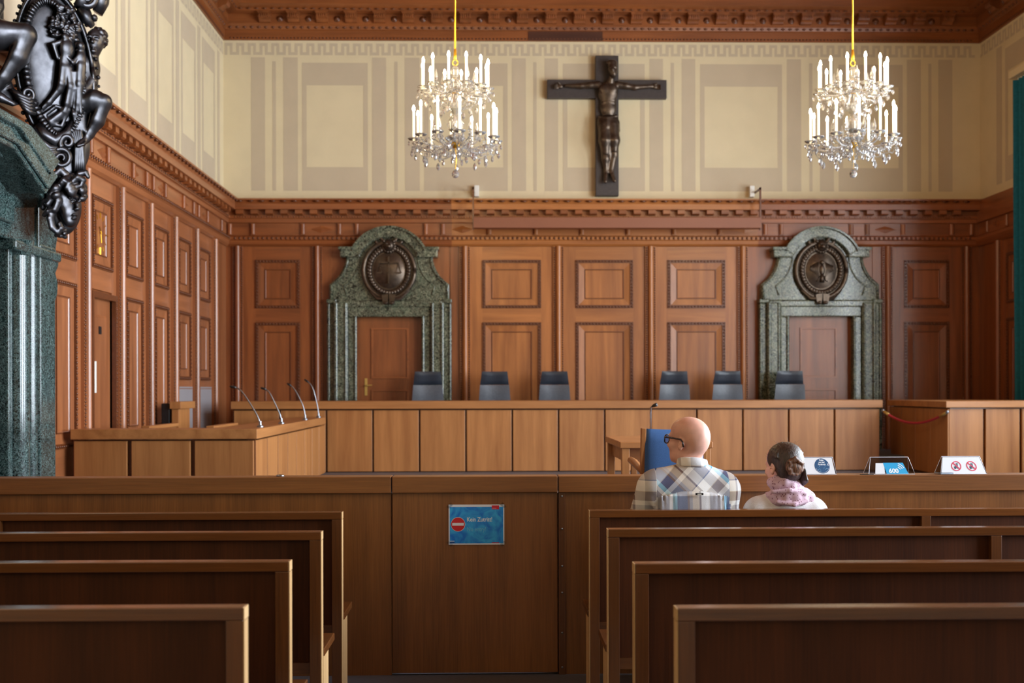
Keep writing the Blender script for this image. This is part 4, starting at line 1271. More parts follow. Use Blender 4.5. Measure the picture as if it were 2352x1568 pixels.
# ------------------------------------------------------------------ chandeliers
def ring_pts(r, z, n=36): return [(r * math.cos(2 * PI * i / n), r * math.sin(2 * PI * i / n), z) for i in range(n + 1)]
def chandelier():
    t = thing('chandelier', '', 'chandelier', (0, 0, 0), 0, 'crystal chandeliers over the well')
    MB().tube([(0, 0, 1.27), (0, 0, 3.60)], .009, 8).build('cord', M['gold'], t, True)
    MB().lathe([(.008, 1.30), (.014, 1.285), (.017, 1.20), (.012, 1.185)], n=12).build('cord_sleeve', M['gold'], t, True)
    MB().tube([(.026 * math.cos(q), 0, 1.155 + .032 * math.sin(q)) for q in [2 * PI * i / 16 for i in range(17)]], .006, 6).build('hanging_ring', M['gold'], t, True)
    stem = [(.012, 1.12), (.035, 1.10), (.06, 1.06), (.035, 1.02), (.022, 1.0), (.05, .97), (.062, .93), (.04, .89), (.075, .87), (.075, .85), (.03, .83), (.05, .78), (.078, .72), (.05, .66), (.026, .62), (.06, .58), (.092, .52), (.07, .46), (.03, .42), (.085, .39), (.11, .37), (.085, .345), (.045, .33)]
    MB().lathe(stem[::-1], n=16).build('stem', M['crystal'], t, 'auto')
    MB().lathe([(.02, .27), (.045, .285), (.05, .32), (.03, .34)], n=14).build('gold_cup', M['gold'], t, True)
    MB().lathe([(.035, .83), (.04, .845), (.02, .86)], n=14).build('gold_cup', M['gold'], t, True)
    drop = MB().lathe([(.001, -.044), (.010, -.034), (.0145, -.018), (.009, .0), (.001, .010)], n=6).mesh('crystal_drop', M['crystal'])
    bead = MB().lathe([(.001, -.010), (.009, 0), (.001, .010)], n=6).mesh('crystal_bead', M['crystal'])
    def tier(n, r, z, hgt, a0, swing):
        tube_, dish_, cand_, bulb_ = MB(), MB(), MB(), MB()
        pts = [(.05, 0, z + .02), (.11, 0, z - .05 * swing), (.20, 0, z - .09 * swing), (r - .09, 0, z - .085 * swing), (r - .02, 0, z - .05), (r, 0, z - .01)]
        sm = [Vector(p) for p in pts]
        for _ in range(2):
            q = [sm[0]]
            for i in range(len(sm) - 1): q += [sm[i].lerp(sm[i + 1], .25), sm[i].lerp(sm[i + 1], .75)]
            sm = q + [sm[-1]]
        am = tube_.tube(sm, .0085, 6).mesh('arm', M['crystal'], True)
        dm = dish_.lathe([(.012, -.012), (.045, -.006), (.062, .006), (.064, .012), (.044, .002), (.012, .004)], n=14).mesh('drip_dish', M['crystal'], True)
        cm = cand_.lathe([(.0115, 0), (.0115, hgt), (.006, hgt + .004)], n=9).mesh('candle', M['candle'], 'auto')
        bm_ = bulb_.lathe([(.006, 0), (.0135, .016), (.013, .030), (.007, .050), (.001, .062)], n=8).mesh('bulb', M['bulb'], True)
        for k in range(n):
            q = a0 + 2 * PI * k / n
            a = inst('arm', am, t, (0, 0, 0), (0, 0, q))
            inst('drip_dish', dm, a, (r, 0, z))
            inst('candle', cm, a, (r, 0, z + .004))
            inst('bulb', bm_, a, (r, 0, z + .004 + hgt))
            for j in range(3):
                w_ = j * 2 * PI / 3 + .5
                inst('crystal_drop', drop, a, (r + .058 * math.cos(w_), .058 * math.sin(w_), z - .03))
            inst('crystal_drop', drop, a, (r * .62, 0, z - .095 * swing - .02))
    tier(12, .43, .345, .29, .13, 1.0)
    tier(12, .345, .862, .25, .36, .55)
    def hang(n, r, z, sc, a0):
        for k in range(n):
            q = a0 + 2 * PI * k / n
            inst('crystal_drop', drop, t, (r * math.cos(q), r * math.sin(q), z), (0, 0, q), (sc, sc, sc))
    hang(14, .45, .225, 1.25, .1); hang(10, .33, .155, 1.5, .3); hang(8, .20, .20, 1.3, .2); hang(10, .30, .735, 1.3, .15); hang(8, .17, .665, 1.4, .3)
    def strings(n, r0, z0, r1, z1, sag, cnt, a0, da):
        mb = MB()
        for k in range(n):
            for i in range(cnt):
                u = i / (cnt - 1)
                q = a0 + 2 * PI * k / n + da * u
                r = r0 + (r1 - r0) * u
                mb.octa((r * math.cos(q), r * math.sin(q), z0 + (z1 - z0) * u - sag * 4 * u * (1 - u)), .009, .009, .010)
        return mb.build('bead_string', M['crystal'], t, kind='stuff')
    strings(12, .43, .33, .43, .33, .10, 12, .13, 2 * PI / 12); strings(12, .345, .85, .345, .85, .09, 10, .36, 2 * PI / 12)
    strings(12, .42, .30, .07, .21, .03, 16, .39, 0); strings(12, .33, .84, .08, .68, .03, 14, .1, 0); strings(12, .06, .30, .40, .24, .05, 14, .2, .25)
    sp = MB().lathe([(.010, 0), (.022, .03), (.010, .05), (.030, .065), (.012, .08), (.022, .11), (.012, .15), (.001, .20)], n=8).mesh('spire', M['crystal'], 'auto')
    for k in range(6): inst('spire', sp, t, (.20 * math.cos(k * PI / 3 + .2), .20 * math.sin(k * PI / 3 + .2), .885))
    for k in range(8): inst('spire', sp, t, (.22 * math.cos(k * PI / 4), .22 * math.sin(k * PI / 4), .36))
    for r, z, n in ((.20, .88, 6), (.22, .355, 8)):
        mb = MB()
        for k in range(n):
            q = 2 * PI * k / n + (.2 if n == 6 else 0)
            mb.tube([(.05 * math.cos(q), .05 * math.sin(q), z - .03), (r * .6 * math.cos(q), r * .6 * math.sin(q), z - .05), (r * math.cos(q), r * math.sin(q), z + .01)], .006, 5)
        mb.build('spire_bracket', M['crystal'], t, True)
    MB().tube([(0, 0, .28), (.01, 0, .16), (.0, 0, .055)], .004, 5).build('wire', M['gold'], t)
    for z in (.07, .095, .12): inst('crystal_bead', bead, t, (0, 0, z), None, (1.3, 1.3, 1.2))
    MB().lathe([(.002, -.042), (.024, -.034), (.038, -.014), (.040, .006), (.030, .026), (.014, .04), (.004, .045)], n=10).build('crystal_ball', M['crystal'], t)
    return t
c1 = chandelier()
c1.location = (-.335, 11.8, 3.755)
c1['label'] = 'lit crystal chandelier with two tiers of candles, left of the cross'
c2 = copy_tree(c1, None, (3.812, 11.8, 3.765), 'lit crystal chandelier with two tiers of candles, right of the cross')
c2.rotation_euler = (0, 0, .22)
# ------------------------------------------------------------------ two seated visitors
def yaw(a, pitch=0.0, roll=0.0):
    return np.array((Matrix.Rotation(a, 3, 'Z') @ Matrix.Rotation(pitch, 3, 'X') @ Matrix.Rotation(roll, 3, 'Y')))
M['skin'] = plain('skin', (226, 174, 156), rough=0.40, noise=0.07, nscale=35)
M['skin'].node_tree.nodes['Principled BSDF'].inputs['Subsurface Weight'].default_value = 0.06
M['skin'].node_tree.nodes['Principled BSDF'].inputs['Subsurface Radius'].default_value = (.012, .005, .003)

def head(c, female=False):
    """A head round the frame's origin; +y is the way it looks."""
    s = .94 if female else 1.0
    def E(p, r, k=.02, rot=None, sub=False): c.ell([v * s for v in p], [v * s for v in r], k * s, rot, sub)
    E((0, -.014, .030), (.0765, .098, .080), .02)
    E((0, .010, .052), (.070, .082, .058), .03)
    E((0, -.050, -.010), (.060, .055, .060), .03)
    E((0, .045, -.035), (.060, .055, .080), .03)
    E((0, .042, -.080), (.054, .050, .034), .025)
    E((0, .078, -.098), (.024, .020, .018), .02)
    E((0, .086, .020), (.050, .016, .011), .015)
    for x in (-1, 1):
        E((x * .046, .066, -.028), (.022, .022, .020), .02)
        E((x * .031, .101, .002), (.020, .014, .012), .008, None, True)
        E((x * .031, .080, .001), (.0135, .0135, .0125), .002)
        E((x * .031, .088, .009), (.017, .008, .004), .004)
        E((x * .080, -.008, -.012), (.008, .019, .032), .006, (0.1, x * -.25, x * -.35))
        E((x * .084, -.003, -.008), (.005, .010, .018), .004, (0.1, x * -.25, x * -.35), True)
        E((x * .079, -.002, -.038), (.008, .010, .011), .006)
    c.cap((0, .094 * s, .008 * s), (0, .114 * s, -.032 * s), .008 * s, .013 * s, .012)
    E((0, .104, -.036), (.018, .012, .009), .008)
    E((0, .094, -.060), (.024, .010, .006), .006); E((0, .092, -.070), (.021, .010, .007), .006)
    c.cap((-.02 * s, .105 * s, -.0645 * s), (.02 * s, .105 * s, -.0645 * s), .0025, .0025, .003, True)

def hand(c, w_, d, out, n_, sc=1.0):
    """Palm at w_, fingers along d, thumb towards out, n_ up out of the back of the hand; relaxed on a thigh."""
    w_, d, out, n_ = [Vector(v) for v in (w_, d.normalized(), out.normalized(), n_.normalized())]
    c.cap(w_, w_ + d * .04 * sc, .024 * sc, .026 * sc, .015)
    for k in range(4):
        b = w_ + d * .055 * sc + out * (.027 - .018 * k) * sc
        l = (.040, .046, .043, .034)[k] * sc
        m_ = b + d * l + n_ * .004
        e = m_ + d * l * .75 - n_ * .016
        c.cap(w_ + d * .03 * sc + out * (.018 - .012 * k) * sc, b, .0105 * sc, .0100 * sc, .006)
        c.cap(b, m_, .0095 * sc, .0088 * sc, .003).cap(m_, e, .0088 * sc, .0072 * sc, .003)
    t0 = w_ + d * .005 * sc + out * .022 * sc
    t1 = t0 + d * .030 * sc + out * .026 * sc
    c.cap(t0, t1, .013 * sc, .0105 * sc, .008).cap(t1, t1 + d * .030 * sc + out * .004 - n_ * .006, .0105 * sc, .008 * sc, .003)

def man_torso(c, g=0.0, k=.035):
    """Chest, back and arms; g lets the cloth stand off the skin."""
    c.ell((.99, 5.645, .60), (.175 + g, .125 + g, .13 + g), k)
    c.ell((.99, 5.650, .72), (.168 + g, .120 + g, .18 + g), k)
    c.ell((.998, 5.640, .91), (.190 + g, .122 + g, .19 + g), k)
    c.cap((.835, 5.630, 1.035), (1.160, 5.630, 1.020), .070 + g, .070 + g, .04)
    c.cap((1.02, 5.630, 1.105), (.850, 5.630, 1.062), .050 + g, .048 + g, .04).cap((1.02, 5.630, 1.105), (1.170, 5.630, 1.046), .050 + g, .048 + g, .04)
    for s, sh, el, wr_ in ((-1, (.812, 5.630, 1.030), (.742, 5.690, .79), (.855, 5.915, .665)), (1, (1.178, 5.630, 1.012), (1.188, 5.690, .79), (1.10, 5.915, .665))):
        c.cap(sh, el, .060 + g * 1.1, .047 + g * 1.2, .03)
        c.cap(el, wr_, .046 + g * 1.2, .030 + g * .9, .02)
def legs(c, xs, y0, z0, r, g=0.0, knee_y=5.985):
    for hx, kx, ax in xs:
        c.cap((hx, y0, z0), (kx, knee_y, z0 - .005), r + g, r * .72 + g, .03)
        c.cap((kx, knee_y, z0 - .01), (ax, knee_y - .075, .10), r * .70 + g, r * .44 + g * 1.3, .02)

t0_root = Vector((.995, 5.66, 0))
cl = Clay(span((.66, .88, .010), (.88, 1.13, .0045), (1.13, 1.36, .010)), span((5.48, 5.54, .008), (5.54, 5.80, .0045), (5.80, 6.08, .010)), span((-.01, 1.08, .010), (1.08, 1.40, .0045)))
man_torso(cl, 0, .035)
cl.cap((1.018, 5.640, 1.08), (1.010, 5.652, 1.21), .060, .054, .03)
RH = yaw(.82, .05)
cl.frame(RH, (1.003, 5.660, 1.266)); head(cl); cl.frame()
legs(cl, ((.905, .875, .88), (1.075, 1.105, 1.10)), 5.64, .552, .080)
hand(cl, (.862, 5.925, .655), Vector((.05, .09, -.05)), Vector((1, -.3, 0)), Vector((0, .3, 1)))
hand(cl, (1.093, 5.925, .655), Vector((-.05, .09, -.05)), Vector((-1, -.3, 0)), Vector((0, .3, 1)))
for x in (.88, 1.10): cl.cap((x, 5.90, .055), (x, 6.0, .035), .036, .030, .02)
def rel(root): return lambda p: p - np.array(root)
man = cl.build('person', M['skin'], None, rel(t0_root))
man.location = t0_root + Vector((0, .014, 0))
tag(man, 'bald man in black glasses and a checked shirt, sitting on the front bench', 'person', 'seated visitors on the right front bench')

def plaid(name, rotated=False, shift=(0, 0)):
    m, nt, p = base_mat(name)
    N, L = nt.nodes.new, nt.links.new
    tc = N('ShaderNodeTexCoord')
    mp = N('ShaderNodeMapping')
    mp.inputs['Rotation'].default_value = (0, PI / 4 if rotated else 0, 0)
    mp.inputs['Location'].default_value = (shift[0], 0, shift[1])
    L(tc.outputs['Object'], mp.inputs['Vector'])
    sp = N('ShaderNodeSeparateXYZ'); L(mp.outputs['Vector'], sp.inputs[0])
    def stripes(sock, period, stops):
        a = N('ShaderNodeMath'); a.operation = 'DIVIDE'; a.inputs[1].default_value = period; L(sock, a.inputs[0])
        f = N('ShaderNodeMath'); f.operation = 'FRACT'; L(a.outputs[0], f.inputs[0])
        r = N('ShaderNodeValToRGB'); r.color_ramp.interpolation = 'CONSTANT'
        L(f.outputs[0], r.inputs['Fac'])
        e = r.color_ramp.elements
        e[0].position = 0; e[0].color = lin(stops[0][1])
        e[1].position = stops[1][0]; e[1].color = lin(stops[1][1])
        for q, c_ in stops[2:]:
            n_ = e.new(q); n_.color = lin(c_)
        return r
    W_, G_, T_, B_, D_, N_ = (242, 242, 242), (164, 164, 174), (214, 198, 176), (128, 204, 236), (44, 86, 142), (116, 94, 90)
    v = stripes(sp.outputs['X'], .250, [(0, T_), (.13, N_), (.17, W_), (.34, G_), (.55, W_), (.62, B_), (.70, D_), (.90, N_), (.94, G_)])
    h = stripes(sp.outputs['Z'], .190, [(0, G_), (.26, W_), (.38, N_), (.40, N_), (.62, T_), (.64, W_), (.90, D_), (.93, G_)])
    mx = N('ShaderNodeMix'); mx.data_type = 'RGBA'; mx.inputs[0].default_value = .48
    L(v.outputs['Color'], mx.inputs[6]); L(h.outputs['Color'], mx.inputs[7]); L(mx.outputs[2], p.inputs['Base Color'])
    p.inputs['Roughness'].default_value = .9
    n = N('ShaderNodeTexNoise'); n.inputs['Scale'].default_value = 240; L(tc.outputs['Object'], n.inputs['Vector'])
    b = N('ShaderNodeBump'); b.inputs['Strength'].default_value = .2; b.inputs['Distance'].default_value = .003
    L(n.outputs['Fac'], b.inputs['Height']); L(b.outputs['Normal'], p.inputs['Normal'])
    return m
cl = Clay(span((.64, 1.37, .0065)), span((5.47, 6.02, .0065)), span((.50, 1.17, .0065)))
man_torso(cl, .013, .030)
rr = random.Random(3)
for k in range(15):                                                # soft gathers hanging from the yoke, creases at the arms
    x = .845 + .022 * k
    cl.cap((x, 5.522 + .003 * rr.random(), 1.0), (x + .006 * rr.uniform(-1, 1), 5.520, .86), .004, .012, .022)
for a, b in (((.80, 5.57, .98), (.845, 5.53, .88)), ((1.20, 5.57, .97), (1.15, 5.53, .87)), ((.775, 5.60, .93), (.80, 5.57, .80)), ((1.225, 5.60, .92), (1.20, 5.57, .80)), ((.86, 5.53, .86), (.90, 5.515, .74))):
    cl.cap(a, b, .010, .012, .02)
cl.cap((1.018, 5.642, 1.06), (1.014, 5.650, 1.18), .062, .058, .012, True)
for w_ in ((.855, 5.915, .665), (1.10, 5.915, .665)): cl.ell((w_[0], w_[1] + .05, w_[2] - .02), (.07, .05, .06), .01, None, True)
shirt = cl.build('shirt', plaid('checked_cotton'), man, rel(t0_root))
me = shirt.data
me.materials.append(plaid('checked_cotton_yoke', True, (.03, .02))); me.materials.append(plaid('checked_cotton_sleeve', False, (.06, .05)))
for pl in me.polygons:
    c_ = pl.center
    x, y, z = c_.x + t0_root.x, c_.y + t0_root.y, c_.z
    dx = abs(x - 1.003)
    if dx > .178 + max(0, 1.0 - z) * .12 or y > 5.80: pl.material_index = 2
    elif z > 1.022 - .35 * max(0, dx - .05) ** 1.2: pl.material_index = 1
def loop_band(pts, r0, r1, name, mat, parent):
    return MB().tube(pts, r0, 6).build(name, mat, parent, True)
CC = Vector((1.017, 5.640, 0)) - t0_root
mb = MB()
n = 36
prof = [(.064, 1.085), (.064, 1.166), (.067, 1.172), (.072, 1.170), (.082, 1.128), (.079, 1.124), (.070, 1.150)]
vs, fs = [], []
for r, z in prof:
    for j in range(n):
        q = 2 * PI * j / n
        vs.append((CC.x + r * math.cos(q) * (1 + .03 * math.cos(2 * q)), CC.y + r * math.sin(q) * .98, z + .014 * -math.sin(q) - .006 * math.cos(q)))
for i in range(len(prof) - 1):
    for j in range(n): fs.append((i * n + j, i * n + (j + 1) % n, (i + 1) * n + (j + 1) % n, (i + 1) * n + j))
mb.add(vs, fs).build('collar', plaid('checked_cotton_collar', False, (.085, .115)), man, True)
MB().box(.012, .050, -.162, -.157, 1.006, 1.017).build('label_tag', M['black'], man)
MB().box(.021, .041, -.1632, -.162, 1.009, 1.013).build('tag_print', M['white'], man)
cl = Clay(span((.76, 1.22, .010)), span((5.5, 6.08, .010)), span((.04, .68, .010)))
cl.ell((.99, 5.645, .59), (.185, .132, .125), .03); legs(cl, ((.905, .875, .88), (1.075, 1.105, 1.10)), 5.64, .552, .084, .008)
cl.build('trousers', plain('dark_denim', (44, 52, 70), rough=.9), man, rel(t0_root))
for x in (.88, 1.10):
    cl = Clay(span((x - .06, x + .06, .006)), span((5.84, 6.06, .006)), span((-.002, .12, .006)))
    cl.cap((x, 5.89, .055), (x, 6.0, .036), .044, .036, .02).ell((x, 5.905, .09), (.045, .05, .04), .02).cut(2, .003, True)
    cl.build('shoe', plain('dark_shoe', (48, 40, 36), rough=.5), man, rel(t0_root))
# glasses
HF = Matrix([[float(v) for v in r] for r in RH])
def hp(x, y, z): return HF @ Vector((x, y, z)) + Vector((1.003, 5.660, 1.266)) - t0_root
gm = plain('black_acetate', (16, 18, 24), rough=.2, coat=.5)
gl = thing('glasses', '', '')
for k in ('label', 'category'): del gl[k]
gl.parent = man
for s in (-1, 1):
    fr = [hp(s * .034 + .025 * math.copysign(abs(math.cos(q)) ** .7, math.cos(q)), .112 - abs(s * .034 + .025 * math.cos(q)) * .12, .0 + .021 * math.copysign(abs(math.sin(q)) ** .7, math.sin(q))) for q in [2 * PI * i / 24 for i in range(25)]]
    MB().tube(fr, .0033, 6).build('frame', gm, gl, True)
    ln = [hp(s * .034 + .023 * math.cos(q), .111 - abs(s * .034) * .12, .019 * math.sin(q)) for q in [2 * PI * i / 20 for i in range(20)]]
    MB().add(ln, [tuple(range(20))]).build('lens', M['acrylic'], gl)
    MB().tube([hp(s * .058, .104, .012), hp(s * .076, .085, .012), hp(s * .084, .03, .010), hp(s * .086, -.006, .008), hp(s * .087, -.020, -.004), hp(s * .086, -.026, -.030)], [.005, .005, .0042, .004, .004, .0042], 6).build('temple', gm, gl, True)
MB().tube([hp(-.010, .113, .004), hp(0, .117, .007), hp(.010, .113, .004)], .003, 6).build('bridge', gm, gl, True)

# the woman
w_root = Vector((1.485, 5.66, 0))
def wom_torso(c, g=0.0, k=.03):
    c.ell((1.485, 5.650, .58), (.165 + g, .120 + g, .12 + g), k)
    c.ell((1.485, 5.655, .68), (.140 + g, .105 + g, .14 + g), k)
    c.ell((1.483, 5.650, .82), (.152 + g, .105 + g, .14 + g), k)
    c.cap((1.345, 5.645, .905), (1.615, 5.645, .905), .058 + g, .058 + g, .04)
    c.cap((1.48, 5.645, .975), (1.36, 5.645, .930), .042 + g, .040 + g, .04).cap((1.48, 5.645, .975), (1.60, 5.645, .930), .042 + g, .040 + g, .04)
    for sh, el, wr_ in (((1.342, 5.645, .900), (1.325, 5.715, .70), (1.375, 5.90, .625)), ((1.632, 5.645, .900), (1.678, 5.715, .70), (1.590, 5.90, .625))):
        c.cap(sh, el, .050 + g, .040 + g, .03).cap(el, wr_, .038 + g, .025 + g, .02)
cl = Clay(span((1.24, 1.39, .010), (1.39, 1.59, .005), (1.59, 1.74, .010)), span((5.50, 5.55, .008), (5.55, 5.80, .005), (5.80, 6.08, .010)), span((-.01, .94, .010), (.94, 1.27, .005)))
wom_torso(cl)
cl.cap((1.485, 5.65, .96), (1.487, 5.66, 1.10), .048, .046, .02)
RW = yaw(.42, -.12)
WH = (1.482, 5.672, 1.137)
cl.frame(RW, WH); head(cl, True); cl.frame()
WL = ((1.405, 1.375, 1.385), (1.565, 1.595, 1.585))
legs(cl, WL, 5.65, .545, .072)
hand(cl, (1.380, 5.905, .617), Vector((.06, .08, -.04)), Vector((1, -.4, 0)), Vector((0, .3, 1)), .9)
hand(cl, (1.585, 5.905, .617), Vector((-.06, .08, -.04)), Vector((-1, -.4, 0)), Vector((0, .3, 1)), .9)
for x in (1.385, 1.585): cl.cap((x, 5.90, .05), (x, 5.99, .033), .032, .027, .02)
wom = cl.build('person', M['skin'], None, rel(w_root))
wom.location = w_root + Vector((0, .014, 0))
tag(wom, 'woman with brown bun and pink patterned scarf sitting beside the bald man', 'person', 'seated visitors on the right front bench')
cl = Clay(span((1.22, 1.75, .0065)), span((5.49, 6.0, .0065)), span((.46, 1.03, .0065)))
wom_torso(cl, .012)
for w_ in ((1.375, 5.90, .625), (1.590, 5.90, .625)): cl.ell((w_[0], w_[1] + .05, w_[2] - .02), (.06, .05, .05), .01, None, True)
cl.build('sweater', plain('pale_grey_knit', (228, 226, 228), rough=.95, noise=.05, nscale=260, bump=.25), wom, rel(w_root))
cl = Clay(span((1.27, 1.70, .010)), span((5.5, 6.08, .010)), span((.04, .66, .010)))
cl.ell((1.485, 5.65, .57), (.175, .125, .105), .03); legs(cl, WL, 5.65, .545, .075, .008)
cl.build('trousers', plain('navy_trousers', (38, 42, 60), rough=.9), wom, rel(w_root))
for x in (1.385, 1.585):
    cl = Clay(span((x - .055, x + .055, .006)), span((5.85, 6.05, .006)), span((-.002, .11, .006)))
    cl.cap((x, 5.90, .05), (x, 5.99, .034), .039, .032, .02).cut(2, .003, True)
    cl.build('shoe', plain('dark_shoe', (48, 40, 36), rough=.5), wom, rel(w_root))
def scarf_mat():
    m, nt, p = base_mat('pink_printed_cotton')
    N, L = nt.nodes.new, nt.links.new
    tc = N('ShaderNodeTexCoord')
    mp = N('ShaderNodeMapping'); mp.inputs['Scale'].default_value = (1.0, 1.0, .62); mp.inputs['Rotation'].default_value = (.3, .9, .4)
    v = N('ShaderNodeTexVoronoi'); v.inputs['Scale'].default_value = 115; v.inputs['Randomness'].default_value = 1.0
    L(tc.outputs['Object'], mp.inputs['Vector']); L(mp.outputs['Vector'], v.inputs['Vector'])
    r = N('ShaderNodeValToRGB'); r.color_ramp.interpolation = 'LINEAR'
    r.color_ramp.elements[0].position, r.color_ramp.elements[1].position = .21, .30
    r.color_ramp.elements[0].color, r.color_ramp.elements[1].color = lin((112, 56, 78)), lin((206, 176, 192))
    L(v.outputs['Distance'], r.inputs['Fac']); L(r.outputs['Color'], p.inputs['Base Color'])
    p.inputs['Roughness'].default_value = .9
    return m
cl = Clay(span((1.34, 1.68, .005)), span((5.50, 5.84, .005)), span((.90, 1.12, .005)))
def loop(c, cx, cy, z, rx, ry, tilt, r, k=.012, seed=0, zx=0.0):
    g = random.Random(seed)
    pts = [(cx + rx * math.cos(q), cy + ry * math.sin(q), z + tilt * math.sin(q) + zx * math.cos(q) + g.uniform(-.006, .006)) for q in [2 * PI * i / 14 for i in range(14)]]
    rs = [r + g.uniform(-.004, .006) for _ in pts]
    c.chain(pts + pts[:1], rs + rs[:1], k)
loop(cl, 1.486, 5.655, 1.040, .066, .066, -.004, .024, .008, 1, -.010)
loop(cl, 1.486, 5.655, 1.060, .056, .056, -.004, .014, .008, 5, -.008)
loop(cl, 1.492, 5.650, .985, .090, .080, -.010, .028, .010, 2, .004)
loop(cl, 1.490, 5.648, .955, .090, .084, -.018, .022, .010, 3)
cl.ell((1.590, 5.625, .982), (.040, .036, .034), .012).ell((1.60, 5.62, .955), (.030, .03, .024), .012)
cl.chain([(1.40, 5.56, 1.015), (1.48, 5.545, 1.022), (1.56, 5.56, 1.005)], [.010, .013, .010], .006)
cl.chain([(1.42, 5.55, .965), (1.50, 5.535, .955), (1.57, 5.56, .97)], [.010, .012, .010], .006)
cl.build('scarf', scarf_mat(), wom, rel(w_root))
def hair_mat(name='brown_hair', dk=(26, 19, 17), lt=(84, 64, 54)):
    m, nt, p = base_mat(name)
    N, L = nt.nodes.new, nt.links.new
    tc = N('ShaderNodeTexCoord')
    mp = N('ShaderNodeMapping'); mp.inputs['Scale'].default_value = (160, 160, 22)
    n = N('ShaderNodeTexNoise'); n.inputs['Scale'].default_value = 1; n.inputs['Detail'].default_value = 4; n.inputs['Distortion'].default_value = 1.2
    L(tc.outputs['Object'], mp.inputs['Vector']); L(mp.outputs['Vector'], n.inputs['Vector'])
    r = N('ShaderNodeValToRGB')
    r.color_ramp.elements[0].position, r.color_ramp.elements[1].position = .3, .72
    r.color_ramp.elements[0].color, r.color_ramp.elements[1].color = lin(dk), lin(lt)
    L(n.outputs['Fac'], r.inputs['Fac']); L(r.outputs['Color'], p.inputs['Base Color'])
    b = N('ShaderNodeBump'); b.inputs['Strength'].default_value = .6; b.inputs['Distance'].default_value = .004
    L(n.outputs['Fac'], b.inputs['Height']); L(b.outputs['Normal'], p.inputs['Normal'])
    p.inputs['Roughness'].default_value = .38
    return m
HM = hair_mat()
cl = Clay(span((1.38, 1.60, .0045)), span((5.50, 5.80, .0045)), span((1.03, 1.27, .0045)))
cl.frame(RW, WH)
cl.ell((0, -.018, .036), (.082, .100, .082), .02).ell((0, -.055, -.010), (.070, .056, .066), .03).ell((0, -.040, -.05), (.052, .045, .035), .03)
cl.ell((0, .085, -.045), (.085, .075, .085), .015, None, True)
for s in (-1, 1): cl.ell((s * .078, -.004, -.020), (.014, .020, .034), .006, None, True)
cl.frame()
rg = random.Random(9)
for k in range(30):                                                # combed strands from the hairline back to the bun
    q = rg.uniform(-1.5, 1.5)
    a = np.array(RW) @ np.array((.080 * math.sin(q), -.035 + .03 * rg.random(), .04 + .074 * math.cos(q))) + np.array(WH)
    m_ = np.array(RW) @ np.array((.083 * math.sin(q), -.055, .034 + .062 * math.cos(q))) + np.array(WH)
    e = np.array((1.503 + .03 * math.sin(q), 5.585, 1.143 + .03 * math.cos(q)))
    cl.chain([tuple(a), tuple(m_), tuple(e)], [.004, .005, .004], .006)
hair = cl.build('hair', HM, wom, rel(w_root))
cl = Clay(span((1.43, 1.58, .004)), span((5.48, 5.66, .004)), span((1.07, 1.22, .004)))
bc = (1.503, 5.548, 1.140)
cl.ell(bc, (.043, .034, .045), .006)
for k in range(9):
    q = k * .7
    pts = [(bc[0] + (.034 + .010 * math.sin(3 * i + k)) * math.cos(q + i * .55), bc[1] - .016 - .016 * math.sin(i * .6 + k * .4), bc[2] + (.036 + .008 * math.cos(2 * i + k)) * math.sin(q + i * .55)) for i in range(6)]
    cl.chain(pts, [.005, .008, .009, .009, .007, .004], .003)
cl.build('bun', hair_mat('auburn_hair', (46, 26, 18), (140, 96, 70)), hair, rel(w_root))
cl = Clay(span((1.53, 1.60, .004)), span((5.56, 5.72, .004)), span((1.01, 1.13, .004)))
for k in range(6): cl.chain([(1.546 + .004 * k, 5.62 - .006 * k, 1.12), (1.556 + .004 * k, 5.625 - .006 * k, 1.07), (1.560 + .005 * k, 5.63 - .006 * k, 1.03 + .006 * k)], [.008, .008, .004], .006)
cl.build('loose_lock', HM, hair, rel(w_root))
mb = MB()
for k in range(120):                                               # flyaway hairs
    q, el = rg.uniform(0, 2 * PI), rg.uniform(.0, 1.3)
    b = Vector((.080 * math.cos(q) * math.cos(el), -.02 + .098 * math.sin(q) * math.cos(el), .035 + .082 * math.sin(el)))
    d = b.normalized()
    sd = Vector((rg.uniform(-1, 1), rg.uniform(-1, 1), rg.uniform(-.6, .8))) * .6
    l = rg.uniform(.012, .034)
    pts = [b, b + d * l * .3 + sd * l * .5, b + d * l * .55 + sd * l]
    if pts[0].y > .06: continue
    Q = Matrix([[float(v) for v in r] for r in RW])
    mb.tube([Q @ p_ + Vector(WH) - w_root for p_ in pts], [.0004, .0004, .0002], 3, False)
mb.build('flyaway_hair', HM, hair, kind='stuff')

# ------------------------------------------------------------------ great marble portal on the left wall
t = thing('great_portal', 'huge dark green marble portal on the left wall under the bronze group', 'portal', (XL + .3, 8.2, ZW))
tl = Vector(t.location)
FP = lambda u, p, z: (XL + p - tl.x, u - tl.y, z - tl.z)
md = M['marble_dark']
MB(FP).box(8.2, 9.04, .03, .17, ZW, 2.72).build('reveal', md, t, bevel=.01)
MB(FP).box(8.98, 9.06, .03, .27, ZW, 2.70).build('fillet', md, t, bevel=.012)
MB(FP).tube([(9.19, .24, ZW), (9.19, .24, 2.66)], .105, 20).build('column', md, t, 'auto')
MB(FP).tube([(9.19, .24, 2.60), (9.19, .24, 2.63), (9.19, .24, 2.66), (9.19, .24, 2.72)], [.105, .12, .125, .14], 20).build('capital', md, t, True)
MB(FP).tube([(9.42, .25, ZW), (9.42, .25, 2.68)], .068, 16).build('column', md, t, 'auto')
MB(FP).box(9.08, 9.50, .03, .20, ZW, 2.70).build('backing', md, t)
MB(FP).box(9.47, 9.81, .03, .325, ZW, 2.74).build('jamb', md, t, bevel=.018)
